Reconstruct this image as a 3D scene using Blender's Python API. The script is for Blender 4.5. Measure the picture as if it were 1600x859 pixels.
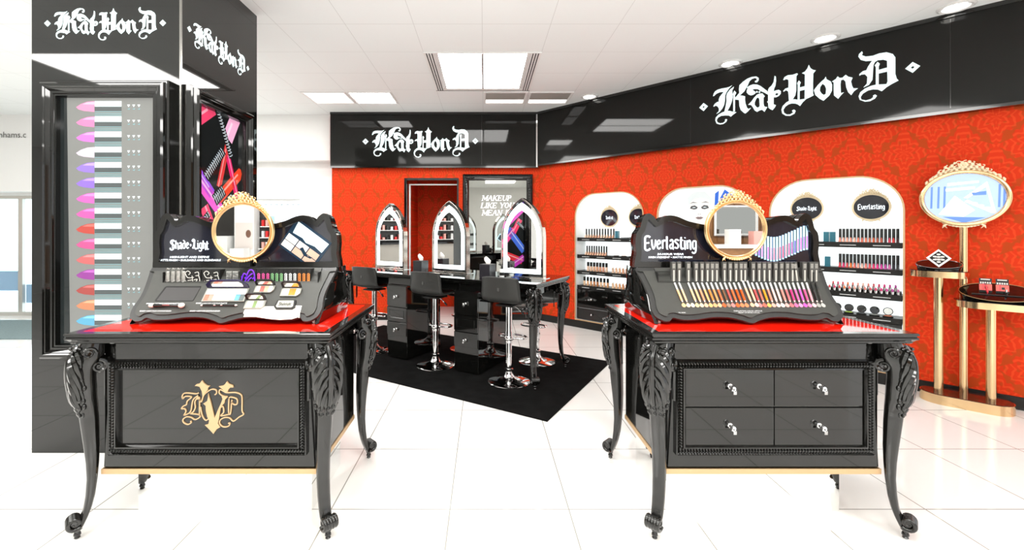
import bpy, bmesh, math, random
from mathutils import Matrix, Vector
from mathutils.geometry import tessellate_polygon
PI = math.pi
for o in list(bpy.data.objects): bpy.data.objects.remove(o)
SC = bpy.context.scene
COL = SC.collection
# ------------------------------------------------------------------ camera, world, exposure
CAM_H = 1.417
cd = bpy.data.cameras.new('camera'); cam = bpy.data.objects.new('camera', cd); COL.objects.link(cam)
cam.location = (0, 0, CAM_H); cam.rotation_euler = (PI/2, 0, 0)
cd.sensor_width = 36; cd.lens = 679/1600*36; cd.shift_x = 43/1600; cd.shift_y = -72.5/1600
cd.clip_start = .02; cd.clip_end = 100
SC.camera = cam
WORLD_STRENGTH = 1.1
PANEL_STRENGTH = 12.5
w = bpy.data.worlds.new('world'); SC.world = w; w.use_nodes = True
w.node_tree.nodes['Background'].inputs[0].default_value = (.96, .98, 1, 1)
w.node_tree.nodes['Background'].inputs[1].default_value = WORLD_STRENGTH
SC.view_settings.view_transform = 'Standard'
SC.view_settings.look = 'None'
SC.view_settings.gamma = 1.0
SC.view_settings.use_curve_mapping = False
SC.view_settings.exposure = 0.50

# ------------------------------------------------------------------ node expressions and materials
class E:
    """a value in a shader node tree with Python arithmetic"""
    def __init__(s, nt, sock): s.nt = nt; s.s = sock
    def _m(s, op, *a, clamp=False):
        n = s.nt.nodes.new('ShaderNodeMath'); n.operation = op; n.use_clamp = clamp
        for i, v in enumerate((s,)+a):
            if isinstance(v, E): s.nt.links.new(v.s, n.inputs[i])
            else: n.inputs[i].default_value = v
        return E(s.nt, n.outputs[0])
    def __add__(s, o): return s._m('ADD', o)
    __radd__ = __add__
    def __sub__(s, o): return s._m('SUBTRACT', o)
    def __rsub__(s, o): return s._m('MULTIPLY', -1.0)._m('ADD', o)
    def __mul__(s, o): return s._m('MULTIPLY', o)
    __rmul__ = __mul__
    def __truediv__(s, o): return s._m('DIVIDE', o)
    def __gt__(s, o): return s._m('GREATER_THAN', o)
    def __lt__(s, o): return s._m('LESS_THAN', o)
    def abs(s): return s._m('ABSOLUTE')
    def cos(s): return s._m('COSINE')
    def sin(s): return s._m('SINE')
    def rnd(s): return s._m('ROUND')
    def atan2(s, o): return s._m('ARCTAN2', o)
    def mn(s, o): return s._m('MINIMUM', o)
    def mx(s, o): return s._m('MAXIMUM', o)
    def step(s, e, wd): return ((s-e)/wd+.5)._m('ADD', 0.0, clamp=True)
def coords(nt):
    tc = nt.nodes.new('ShaderNodeTexCoord'); sp = nt.nodes.new('ShaderNodeSeparateXYZ')
    nt.links.new(tc.outputs['Object'], sp.inputs[0])
    return [E(nt, sp.outputs[i]) for i in range(3)]
def mixcol(nt, f, a, b):
    m = nt.nodes.new('ShaderNodeMix'); m.data_type = 'RGBA'
    nt.links.new(f.s, m.inputs[0])
    for i, c in ((6, a), (7, b)):
        if isinstance(c, tuple): m.inputs[i].default_value = (*c, 1)
        else: nt.links.new(c, m.inputs[i])
    return m.outputs[2]
def lin(h):
    """display colour 0-255 to linear"""
    return tuple(((c/255)/12.92 if c/255 <= .04045 else ((c/255+.055)/1.055)**2.4) for c in h)
MATS = {}
def mat(name, col=(.5, .5, .5), rough=.5, metal=0., emit=0., ecol=None, ior=1.5, coat=0., noise=0., nscale=40., bump=0., trans=0.):
    if name in MATS: return MATS[name]
    m = bpy.data.materials.new(name); m.use_nodes = True; nt = m.node_tree
    b = nt.nodes['Principled BSDF']
    b.inputs['Base Color'].default_value = (*col, 1); b.inputs['Roughness'].default_value = rough
    b.inputs['Metallic'].default_value = metal; b.inputs['IOR'].default_value = ior
    b.inputs['Coat Weight'].default_value = coat; b.inputs['Coat Roughness'].default_value = .03
    b.inputs['Transmission Weight'].default_value = trans
    if emit: b.inputs['Emission Color'].default_value = (*(ecol or col), 1); b.inputs['Emission Strength'].default_value = emit
    if noise or bump:
        nz = nt.nodes.new('ShaderNodeTexNoise'); nz.inputs['Scale'].default_value = nscale; nz.inputs['Detail'].default_value = 3
        tc = nt.nodes.new('ShaderNodeTexCoord'); nt.links.new(tc.outputs['Object'], nz.inputs['Vector'])
        if noise:
            d = tuple(max(0, c*(1-noise)) for c in col); u = tuple(min(1, c*(1+noise)) for c in col)
            nt.links.new(mixcol(nt, E(nt, nz.outputs[0]), d, u), b.inputs['Base Color'])
        if bump:
            bp = nt.nodes.new('ShaderNodeBump'); bp.inputs['Strength'].default_value = bump; bp.inputs['Distance'].default_value = .01
            nt.links.new(nz.outputs[0], bp.inputs['Height']); nt.links.new(bp.outputs[0], b.inputs['Normal'])
    MATS[name] = m; return m
def rgbmat(rgb, rough=.35, emit=0., prefix='paint'):
    return mat('%s_%d_%d_%d' % (prefix, *rgb), lin(rgb), rough, emit=emit)

def damask_mat():
    m = mat('damask_wallpaper', rough=.6, ior=1.18); nt = m.node_tree; b = nt.nodes['Principled BSDF']
    x, y, z = coords(nt)
    u = x/.355; v = (z-.08)/.445
    a1 = u-u.rnd(); b1 = v-v.rnd()
    u2 = u-.5; v2 = v-.5
    a2 = u2-u2.rnd(); b2 = v2-v2.rnd()
    sel = (a1.abs()+b1.abs()) < .5
    lu = a1*sel+a2*(1.0-sel); lv = b1*sel+b2*(1.0-sel)
    au = lu.abs()
    r = (au+lv.abs())*2.0
    th = lv.atan2(au+.02)
    rr = (lu*lu+lv*lv*1.1)._m('SQRT')*2.0
    edge = .89+(th*9.0).cos()*.085+(th*4.0+1.0).cos()*.06+(th*23.0).cos()*.03
    mask = (edge-r).step(0.0, .06)
    # acanthus veins, hollows and inner scrolls
    vein = (rr*26.0+(th*7.0).cos()*2.2+(th*15.0).sin()*.8).sin().step(.45, .5)
    hol = ((th*11.0).cos()*.5+(rr*17.0-lv*9.0).cos()).step(1.05, .3)
    hol = hol*(r > .25)*mask
    # little buds at the joints of the trellis
    g = (u*2*PI).cos()*(v*2*PI).cos()
    bud = (g*-1.0).step(.93, .05)
    f = (mask-hol*.75).mx(bud)
    c1 = mixcol(nt, f, (.44, .054, .009), (.62, .036, .008))
    c2 = mixcol(nt, vein*mask*.55, c1, (.74, .075, .018))
    nt.links.new(c2, b.inputs['Base Color'])
    return m
def tile_mat(name, base, grout, step, ox, oy, wd, rough, ior=1.5, var=.0):
    m = mat(name, base, rough, ior=ior); nt = m.node_tree; b = nt.nodes['Principled BSDF']
    x, y, z = coords(nt)
    gx = (x-ox)/step; gy = (y-oy)/step
    dx = (gx-gx.rnd()).abs(); dy = (gy-gy.rnd()).abs()
    ln = (wd/step/2)-dx.mn(dy)
    f = ln.step(0.0, .001)
    nz = nt.nodes.new('ShaderNodeTexNoise'); nz.inputs['Scale'].default_value = 1.3
    tc = nt.nodes.new('ShaderNodeTexCoord'); nt.links.new(tc.outputs['Object'], nz.inputs['Vector'])
    c0 = mixcol(nt, E(nt, nz.outputs[0]), tuple(c*(1-var) for c in base), base)
    nt.links.new(mixcol(nt, f, c0, grout), b.inputs['Base Color'])
    return m
M_DAMASK = damask_mat()
M_FLOOR = tile_mat('white_floor_tile', (.84, .83, .805), (.30, .29, .26), .6, -.174, 2.195, .006, .07, 1.45, .03)
M_CEIL = tile_mat('ceiling_tile', (.92, .945, .94), (.68, .69, .68), .6, -.02, 4.4, .004, .8, 1.3, .02)
M_LACQ = mat('black_lacquer', (.004, .004, .0035), .035, ior=1.54, coat=.15)
M_FASCIA = mat('black_acrylic_fascia', (.010, .010, .009), .05, ior=1.30)
M_CARVE = mat('black_gloss_carving', (.005, .0048, .004), .12, ior=1.52, coat=.3)
M_BLACK = mat('black_satin', (.009, .009, .0085), .38, ior=1.4)
M_MATTE = mat('matt_grey_black', (.036, .037, .032), .5, noise=.15, nscale=30)
M_MATTE2 = mat('matt_black_edge', (.02, .02, .019), .38)
M_RUG = mat('black_carpet', (.007, .007, .007), .95, ior=1.12, noise=.7, nscale=9, bump=.3)
M_GOLD = mat('brushed_brass', (.82, .59, .33), .18, 1.0, noise=.08, nscale=20)
M_GOLD2 = mat('pale_gilding', (.80, .54, .27), .28, 1.0)
M_GOLDP = mat('gold_leaf_flat', (.58, .39, .21), .42, .35)
M_CREAM = mat('cream_gilding', (.83, .70, .48), .4, .25)
M_CHROME = mat('chrome', (.80, .80, .80), .06, 1.0)
M_MIRROR = mat('mirror_glass', (.90, .91, .90), .01, 1.0)
M_SMOKE = mat('smoked_mirror', (.30, .30, .28), .02, 1.0)
M_BRONZE = mat('polished_nickel_edge', (.62, .56, .50), .12, 1.0)
M_WHITE = mat('white_paint', (.88, .875, .86), .6)
M_WHITEGLOSS = mat('white_laminate', (.85, .85, .84), .2)
M_RED = mat('red_back_painted_glass', (.80, .012, .004), .03, ior=1.52)
M_LETTER = mat('lit_letter', (.35, .4, .4), .4, emit=.75, ecol=(.82, 1., 1.))
M_LED = mat('led_band', (1, 1, 1), .4, emit=2.0, ecol=(.80, .97, 1.))
M_NICHE = mat('backlit_white_panel', (.9, .92, .92), .5, emit=.85, ecol=(.92, 1., 1.))
M_LAMP = mat('lamp_diffuser', (1, 1, 1), .5, emit=PANEL_STRENGTH, ecol=(1., .985, .955))
M_LAMPDIM = mat('dim_lamp_diffuser', (.9, .9, .9), .5, emit=1.3, ecol=(1., .99, .97))
M_PRINTW = mat('white_print', (.85, .87, .88), .5)
M_ACRYL = mat('clear_acrylic_edge', (.92, .80, .74), .12, ior=1.49)

# ------------------------------------------------------------------ mesh building
IDM = Matrix.Identity(4)
def T(x, y, z): return Matrix.Translation((x, y, z))
def RX(a): return Matrix.Rotation(a, 4, 'X')
def RY(a): return Matrix.Rotation(a, 4, 'Y')
def RZ(a): return Matrix.Rotation(a, 4, 'Z')
def FR(o, ex, ey):
    """frame: 2D x along ex, 2D y along ey, extrusion along their cross product"""
    ex = Vector(ex).normalized(); ey = Vector(ey).normalized(); n = ex.cross(ey)
    m = Matrix.Identity(4)
    for i in range(3): m[i][0] = ex[i]; m[i][1] = ey[i]; m[i][2] = n[i]; m[i][3] = o[i]
    return m
def VF(x, y, z): return FR((x, y, z), (1, 0, 0), (0, 0, 1))      # upright plane that faces -Y
class MB:
    def __init__(s): s.v = []; s.f = []; s.m = []; s.M = IDM; s.mi = 0
    def add(s, vs, fs, M=None):
        A = s.M @ M if M is not None else s.M
        k = len(s.v); s.v += [tuple(A @ Vector(p)) for p in vs]
        for f in fs: s.f.append(tuple(i+k for i in f)); s.m.append(s.mi)
        return s
    def use(s, i): s.mi = i; return s
    def box(s, x0, x1, y0, y1, z0, z1, M=None):
        vs = [(x, y, z) for z in (z0, z1) for y in (y0, y1) for x in (x0, x1)]
        return s.add(vs, [(0, 2, 3, 1), (4, 5, 7, 6), (0, 1, 5, 4), (2, 6, 7, 3), (0, 4, 6, 2), (1, 3, 7, 5)], M)
    def poly(s, pts, depth, M=None, holes=(), z0=0.):
        loops = [list(pts)]+[list(h) for h in holes]
        flat = [p for l in loops for p in l]; n = len(flat)
        tris = tessellate_polygon([[Vector((p[0], p[1], 0)) for p in l] for l in loops])
        vs = [(p[0], p[1], z0) for p in flat]; fs = [tuple(t) for t in tris]
        if depth:
            vs += [(p[0], p[1], z0+depth) for p in flat]; fs += [tuple(i+n for i in t) for t in tris]
            k = 0
            for l in loops:
                for i in range(len(l)): j = (i+1) % len(l); fs.append((k+i, k+j, k+j+n, k+i+n))
                k += len(l)
        return s.add(vs, fs, M)
    def rings(s, R, closed=True, caps=True, M=None):
        n = len(R[0]); vs = [p for r in R for p in r]; fs = []
        for i in range(len(R)-1):
            for j in range(n if closed else n-1):
                k = (j+1) % n; fs.append((i*n+j, i*n+k, (i+1)*n+k, (i+1)*n+j))
        if caps and closed: fs.append(tuple(range(n))[::-1]); fs.append(tuple((len(R)-1)*n+j for j in range(n)))
        return s.add(vs, fs, M)
    def lathe(s, prof, n=20, M=None, caps=True):
        return s.rings([[(r*math.cos(2*PI*j/n), r*math.sin(2*PI*j/n), z) for j in range(n)] for r, z in prof], True, caps, M)
    def tube(s, pts, rad, n=8, M=None, caps=True, closed=False):
        P = [Vector(p) for p in pts]; R = []; N = len(P)
        if not hasattr(rad, '__len__'): rad = [rad]*N
        up = None
        for i in range(N):
            if closed: d = P[(i+1) % N]-P[i-1]
            else: d = P[min(i+1, N-1)]-P[max(i-1, 0)]
            if d.length < 1e-9: d = Vector((0, 0, 1))
            d.normalize()
            if up is None:
                up = Vector((0, 0, 1)) if abs(d.z) < .9 else Vector((1, 0, 0))
            a = up-d*up.dot(d)
            if a.length < 1e-6: a = d.orthogonal()
            a.normalize(); up = a; b = d.cross(a)
            R.append([tuple(P[i]+(a*math.cos(2*PI*j/n)+b*math.sin(2*PI*j/n))*rad[i]) for j in range(n)])
        if closed: R.append(R[0])
        return s.rings(R, True, caps and not closed, M)
    def ball(s, c, r, n=10, M=None):
        rx, ry, rz = r if hasattr(r, '__len__') else (r, r, r)
        k = max(4, n//2); R = []
        for i in range(k+1):
            a = -PI/2+PI*i/k; q = max(math.cos(a), .02)
            R.append([(c[0]+rx*q*math.cos(2*PI*j/n), c[1]+ry*q*math.sin(2*PI*j/n), c[2]+rz*math.sin(a)) for j in range(n)])
        return s.rings(R, True, True, M)
    def build(s, name, mats, parent=None, smooth=False, bevel=0, loc=None, rotz=0, sharp=38):
        me = bpy.data.meshes.new(name); me.from_pydata(s.v, [], s.f); 
        if not isinstance(mats, (list, tuple)): mats = [mats]
        for m in mats: me.materials.append(m)
        for p, i in zip(me.polygons, s.m): p.material_index = min(i, len(mats)-1)
        bm = bmesh.new(); bm.from_mesh(me); bmesh.ops.recalc_face_normals(bm, faces=bm.faces); bm.to_mesh(me); bm.free()
        if smooth: me.shade_smooth(); me.set_sharp_from_angle(angle=math.radians(sharp))
        me.update()
        o = bpy.data.objects.new(name, me); COL.objects.link(o)
        if parent: o.parent = parent
        if loc: o.location = loc
        o.rotation_euler.z = rotz
        if bevel:
            b = o.modifiers.new('bevel', 'BEVEL'); b.width = bevel; b.segments = 2; b.limit_method = 'ANGLE'
        return o
def tag(o, label=None, cat=None, group=None, kind=None):
    if label: o['label'] = label
    if cat: o['category'] = cat
    if group: o['group'] = group
    if kind: o['kind'] = kind
    return o
def thing(name, label, cat, loc=(0, 0, 0), rotz=0, group=None):
    o = bpy.data.objects.new(name, None); COL.objects.link(o); o.empty_display_size = .05
    o.location = loc; o.rotation_euler.z = rotz
    return tag(o, label, cat, group)
def struct(o): return tag(o, kind='structure')
def copy_tree(o, parent=None):
    c = o.copy(); COL.objects.link(c)
    if parent: c.parent = parent
    for ch in list(o.children): copy_tree(ch, c)
    return c
ORD = ['first', 'second', 'third', 'fourth', 'fifth', 'sixth', 'seventh', 'eighth', 'ninth', 'tenth', 'eleventh', 'twelfth', 'thirteenth',
       'fourteenth', 'fifteenth', 'sixteenth', 'seventeenth', 'eighteenth', 'nineteenth', 'twentieth', 'twenty-first', 'twenty-second',
       'twenty-third', 'twenty-fourth', 'twenty-fifth', 'twenty-sixth', 'twenty-seventh', 'twenty-eighth', 'twenty-ninth', 'thirtieth',
       'thirty-first', 'thirty-second', 'thirty-third', 'thirty-fourth']
def text(mb, s, size, M, depth=.001, shear=0., bold=0., align='CENTER', sx=1.):
    cu = bpy.data.curves.new('t', 'FONT'); cu.body = s; cu.size = size; cu.shear = shear; cu.offset = bold; cu.align_x = align
    cu.resolution_u = 2
    o = bpy.data.objects.new('t', cu); COL.objects.link(o)
    dg = bpy.context.evaluated_depsgraph_get(); me = o.evaluated_get(dg).to_mesh()
    vs = [(v.co.x*sx, v.co.y, depth) for v in me.vertices]; fs = [tuple(p.vertices) for p in me.polygons]
    o.evaluated_get(dg).to_mesh_clear(); bpy.data.objects.remove(o); bpy.data.curves.remove(cu)
    return mb.add(vs, fs, M)
def arc(cx, cy, rx, ry, a0, a1, n):
    return [(cx+rx*math.cos(math.radians(a0+(a1-a0)*i/n)), cy+ry*math.sin(math.radians(a0+(a1-a0)*i/n))) for i in range(n+1)]
def ell(cx, cy, rx, ry, n=32): return arc(cx, cy, rx, ry, 0, 360*(n-1)/n, n-1)
def smooth_path(P, k=6, closed=False):
    out = []; N = len(P)
    for i in range(N if closed else N-1):
        p0 = P[(i-1) % N] if closed or i else P[0]; p1 = P[i]; p2 = P[(i+1) % N]; p3 = P[(i+2) % N] if closed or i+2 < N else P[-1]
        for j in range(k):
            t = j/k
            out.append(tuple(.5*((2*b)+(-a+c)*t+(2*a-5*b+4*c-d)*t*t+(-a+3*b-3*c+d)*t**3) for a, b, c, d in zip(p0, p1, p2, p3)))
    if not closed: out.append(tuple(P[-1]))
    return out
def ribbon(mb, pts, wd, depth, M):
    """flat band of constant width that follows a 2D line"""
    L = []; R = []
    for i, p in enumerate(pts):
        a = pts[max(i-1, 0)]; b = pts[min(i+1, len(pts)-1)]; dx, dy = b[0]-a[0], b[1]-a[1]; l = math.hypot(dx, dy) or 1
        nx, ny = -dy/l*wd/2, dx/l*wd/2; L.append((p[0]+nx, p[1]+ny)); R.append((p[0]-nx, p[1]-ny))
    n = len(pts); vs = []; fs = []
    for z in (0, depth): vs += [(x, y, z) for x, y in L]+[(x, y, z) for x, y in R]
    for i in range(n-1):
        fs += [(i, i+1, n+i+1, n+i), (2*n+i, 2*n+i+1, 3*n+i+1, 3*n+i), (i, i+1, 2*n+i+1, 2*n+i), (n+i, n+i+1, 3*n+i+1, 3*n+i)]
    return mb.add(vs, fs, M)
def rect_rings(mb, prof, x0, x1, y0, y1, M=None, caps=False):
    """moulding: the rectangle swept with a profile of (outward offset, height)"""
    return mb.rings([[(x0-o, y0-o, z), (x1+o, y0-o, z), (x1+o, y1+o, z), (x0-o, y1+o, z)] for o, z in prof], True, caps, M)

# ------------------------------------------------------------------ room shell
CEIL = 3.205
YB = 6.75          # front of the red back wall
XC = .842          # corner with the angled wall
# floor, ceiling
struct(MB().box(-10, 8, -6, 9.6, -.1, 0).build('floor', M_FLOOR))
struct(MB().box(-10, 8, -6, 9.6, CEIL, CEIL+.1).build('ceiling', M_CEIL))
# red back wall with the opening of a passage
WB = MB(); WB.poly([(-2.37, 0), (-1.213, 0), (-1.213, 2.17), (-.417, 2.17), (-.417, 0), (XC, 0), (XC, CEIL), (-2.37, CEIL)], -.12, VF(0, YB, 0))
struct(WB.build('wall_back', M_DAMASK))
struct(MB().box(-1.5, -.1, 7.9, 8.0, 0, 2.6).build('wall_passage', M_DAMASK))
struct(MB().box(-1.30, -1.213, YB+.12, 7.9, 0, 2.6).build('wall_passage_left', M_DAMASK))
struct(MB().box(-.417, -.33, YB+.12, 7.9, 0, 2.6).build('wall_passage_right', M_DAMASK))
struct(MB().box(-1.213, -.417, YB+.12, 7.9, 2.3, 2.4).build('ceiling_passage', M_WHITE))
f = MB(); f.box(-1.243, -1.205, YB-.02, YB+.12, .0, 2.20); f.box(-.425, -.40, YB-.02, YB+.12, .0, 2.20); f.box(-1.205, -.425, YB-.02, YB+.12, 2.165, 2.20)
f.use(1); f.box(-1.19, -1.165, YB+.10, YB+.12, 0, 2.12); f.box(-1.165, -.43, YB+.10, YB+.12, 2.10, 2.12)
f.build('trim_doorway', [M_LACQ, M_WHITEGLOSS]); struct(bpy.data.objects['trim_doorway'])
# angled right wall, local x runs along it, local y into it
RW = -PI/4
UNITS = (.672, 1.872, 3.07); UW = 1.01; UZ0 = .115; UZ1 = 1.90; UR = .32
def arch_outline(w, z0, z1, r, ins=0., n=10):
    h = w/2-ins; r = r-ins
    return [(-h, z0+ins), (h, z0+ins)]+arc(h-r, z1-ins-r, r, r, 0, 90, n)+arc(-h+r, z1-ins-r, r, r, 90, 180, n)
wr = MB()
wr.poly([(0, 0), (5.6, 0), (5.6, CEIL), (0, CEIL)], -.03, VF(0, 0, 0),
        holes=[[(x+u+UW/2, z) for x, z in arch_outline(UW, UZ0, UZ1, UR)] for u in UNITS])
struct(wr.build('wall_right', M_DAMASK, loc=(XC, YB, 0), rotz=RW))
# fascias above the red walls
fa = MB(); fa.box(-2.37, XC-.015, YB-.07, YB, 2.375, CEIL)
fa.use(1); fa.box(-2.37, XC-.02, YB-.085, YB, 2.35, 2.375); fa.box(-2.37, XC-.03, YB-.085, YB-.07, 3.17, CEIL)
fa.box(-.045, -.041, YB-.072, YB-.07, 2.40, 3.16)
fa.use(2); fa.box(XC-.05, XC-.03, YB-.09, YB-.07, 2.36, 3.17)
struct(fa.build('trim_fascia_back', [M_FASCIA, M_CARVE, M_CHROME]))
fr = MB(); fr.box(.03, 5.6, -.07, 0, 2.40, CEIL)
fr.use(1); fr.box(.03, 5.6, -.085, 0, 2.375, 2.40); fr.box(.03, 5.6, -.085, -.07, 3.17, CEIL)
for s_ in (2.285, 4.36): fr.box(s_, s_+.004, -.072, -.07, 2.42, 3.16)
struct(fr.build('trim_fascia_right', [M_FASCIA, M_CARVE], loc=(XC, YB, 0), rotz=RW))
struct(MB().box(-2.37, -1.243, YB-.015, YB, 0, .09).box(-.40, XC, YB-.015, YB, 0, .09).build('baseboard_back', M_BLACK))
struct(MB().box(0, 5.6, -.015, 0, 0, .10).build('baseboard_right', M_BLACK, loc=(XC, YB, 0), rotz=RW))
# white shop wall on the left with bulkheads, window and glass door
wl = MB()
wl.poly([(-10, 0), (-9.3, 0), (-9.3, 1.95), (-7.3, 1.95), (-7.3, 0), (-3.75, 0), (-3.75, 1.90), (-2.95, 1.90), (-2.95, .9), (-3.6, .9), (-3.6, 0), (-2.37, 0), (-2.37, CEIL), (-10, CEIL)], -.12, VF(0, 7.05, 0))
struct(wl.build('wall_left', M_WHITE))
struct(MB().box(-3.75, -2.43, 6.83, 7.05, 2.49, CEIL).box(-5.6, -3.75, 6.83, 7.05, 2.30, CEIL).box(-10, -5.6, 6.83, 7.05, 2.0, CEIL).build('trim_bulkhead', M_WHITE))
struct(MB().box(-2.93, -2.372, 6.9, 7.05, 0, 2.24).build('wall_pier', M_WHITE))
M_SKY = mat('daylight_outside', (.8, .9, .95), .6, emit=1.0, ecol=(.72, .90, .96), noise=.1, nscale=3)
wn = MB(); wn.box(-3.75, -2.95, 7.16, 7.17, .9, 1.95)
wn.use(1); wn.box(-3.75, -2.95, 7.10, 7.15, 1.86, 1.90); wn.box(-3.36, -3.33, 7.1, 7.15, .9, 1.86)
wn.use(2)
for i in range(9): wn.box(-3.70+i*.09, -3.66+i*.09, 7.12, 7.14, 1.80, 1.815)
wn.use(3); wn.box(-3.6, -3.45, 7.13, 7.155, 1.2, 1.62); wn.box(-3.2, -3.0, 7.13, 7.155, 1.0, 1.5)
struct(wn.build('window_1', [M_SKY, M_WHITEGLOSS, rgbmat((150, 160, 165)), rgbmat((170, 205, 215))]))
dr = MB(); dr.box(-9.3, -7.3, 7.16, 7.17, 0, 1.95)
dr.use(1); dr.box(-9.3, -9.2, 7.08, 7.14, 0, 1.95); dr.box(-7.36, -7.3, 7.08, 7.14, 0, 1.95); dr.box(-9.2, -7.36, 7.08, 7.14, 1.90, 1.95); dr.box(-9.2, -7.36, 7.08, 7.14, 0, .06)
dr.box(-7.60, -7.53, 7.08, 7.13, .06, 1.90); dr.box(-8.4, -8.34, 7.08, 7.13, .06, 1.90)
dr.use(2); dr.box(-8.3, -7.62, 7.13, 7.15, .40, .72); dr.box(-7.52, -7.4, 7.13, 7.15, .2, .5)
d1 = struct(dr.build('door_1', [M_SKY, mat('grey_aluminium', (.62, .60, .56), .35, .6), rgbmat((150, 185, 215))]))
mt = tag(MB().box(-9, -4.2, 5.55, 6.7, 0, .012).build('entrance_mat', mat('blue_grey_matting', (.16, .22, .23), .9, noise=.3, nscale=60)),
         'blue grey ribbed entrance mat in front of the glass door', 'mat')
tx = MB(); text(tx, 'nhams.c', .135, VF(-7.63, 6.825, 2.845), depth=.003, align='LEFT')
sg = tag(tx.build('wall_lettering', mat('grey_lettering', (.10, .10, .09), .5)), 'thin dark lettering nhams.c on the white bulkhead over the door', 'lettering')
# wall behind the camera (seen only in mirrors): timber panelling between white shop walls
struct(MB().box(-10, 4.2, -5.7, -5.5, 0, CEIL).build('wall_rear', M_WHITE))
M_WOOD = mat('walnut_panelling', (.26, .12, .045), .35, noise=.4, nscale=6)
wd_ = MB(); wd_.box(4.2, 8, -5.7, -5.5, 0, CEIL)
for i in range(19): wd_.box(4.2+i*.2, 4.21+i*.2, -5.5, -5.48, 0, CEIL)
struct(wd_.build('wall_panelled', M_WOOD))
struct(MB().box(-10, -9.8, -5.5, 7.05, 0, CEIL).build('wall_far_left', M_WHITE))
# store furniture behind the photographer, seen in the mirrors only
DK = mat('store_dark_cabinet', (.03, .028, .026), .3); PK = rgbmat((235, 170, 160)); RDX = rgbmat((215, 45, 45)); BR = rgbmat((120, 40, 25))
t = thing('perfume_wall', 'dark perfume shelving with white column behind the photographer, seen in the left round mirror', 'shelving', (-5.3, -5.48, 0))
MB().box(-1.3, 1.3, 0, .06, 0, 2.25).build('backing', DK, t)
MB().box(-.32, .12, .06, .30, 0, CEIL-.01).build('column', M_WHITEGLOSS, t)
MB().box(-.30, .10, .30, .31, .95, 1.55).build('picture', rgbmat((225, 215, 210)), t); MB().ball((0, .31, 1.30), (.06, .01, .09), 12).build('portrait', rgbmat((120, 85, 70)), t, True)
MB().box(.16, .60, .06, .12, 1.80, 2.05).build('sign_board', BR, t)
for k in range(4):
    MB().box(.22, .62, .06, .34-.04*k, .70+.25*k, .72+.25*k).build('shelf', M_WHITEGLOSS, t)
    for q in range(4): MB().box(.25+q*.09, .30+q*.09, .16, .22, .72+.25*k, .86+.25*k).build('perfume_box', (RDX if (q+k) % 3 == 0 else PK if (q+k) % 3 == 1 else M_WHITEGLOSS), t)
MB().box(-.75, -.42, .06, .40, .0, 1.25).build('white_plinth', M_WHITEGLOSS, t)
MB().box(-.25, .05, .35, .60, .0, .98).build('gift_box_stand', M_WHITEGLOSS, t)
t = thing('boutique_counter', 'white counter with pink boxes before the wood panelling, seen in the right round mirror', 'counter', (5.8, -5.4, 0))
MB().box(-1.2, 1.2, .25, .70, 0, 1.0).build('counter', M_WOOD, t); MB().box(-1.25, 1.25, .2, .75, 1.0, 1.07).build('worktop', M_WHITEGLOSS, t)
MB().box(-.45, -.2, .3, .5, 1.07, 1.40).build('white_box', M_WHITEGLOSS, t); MB().box(.08, .34, .3, .5, 1.07, 1.36).build('pink_box', PK, t)
m = MB(); rect_rings(m, [(0, 0), (0, .03), (-.03, .05), (-.05, .0)], -.5, .5, 1.25, 1.95, FR((0, -.05, 0), (-1, 0, 0), (0, 0, 1))); m.build('picture_frame', M_WHITEGLOSS, t)
MB().box(-.46, .46, -.06, -.045, 1.28, 1.92).build('picture', M_SMOKE, t)
for s_ in (-1, 1): MB().box(s_*.75-.03, s_*.75+.03, -.06, -.03, .0, 2.6).build('gold_rail', M_GOLDP, t)
t = thing('makeup_counter', 'black makeup counter with white fascia lettering on the far left side of the store', 'counter', (-9.78, 1.6, 0))
MB().box(0, .08, -1.9, 2.3, 0, 2.95).build('backing', DK, t)
MB().box(.08, .30, -1.9, 2.3, 2.25, 2.85).build('fascia', M_LACQ, t)
m = MB(); text(m, 'ESTEE L', .50, FR((.302, 1.2, 2.38), (0, 1, 0), (0, 0, 1)), .003, bold=.004); m.build('fascia_lettering', M_LETTER, t)
rr = random.Random(5)
for k in range(4):
    MB().box(.08, .36, -1.8, 2.2, 1.05+k*.3, 1.07+k*.3).build('shelf', M_WHITEGLOSS, t)
    m = MB()
    for q in range(30): m.use(q % 4); y = -1.7+q*.128; m.box(.14, .26, y, y+.07, 1.07+k*.3, 1.14+k*.3+rr.random()*.12)
    tag(m.build('stock', [M_WHITEGLOSS, DK, PK, RDX], t), kind='stuff')
MB().box(.5, 1.1, -1.7, 2.1, 0, .95).build('counter', rgbmat((150, 145, 138), .3), t); MB().box(.45, 1.15, -1.75, 2.15, .95, 1.0).build('worktop', M_LACQ, t)
t = thing('promotion_screen', 'white promotion display with an orange panel on the far left store side', 'display', (-9.78, 4.9, 0))
MB().box(0, .2, -.6, .8, 0, 2.4).build('panel', mat('promo_cream', (.85, .78, .72), .5), t); MB().box(.2, .21, .1, .35, .9, 1.7).build('orange_panel', rgbmat((230, 130, 100)), t); MB().box(.2, .6, -.6, .1, 0, .9).build('shelf_block', DK, t)

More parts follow.
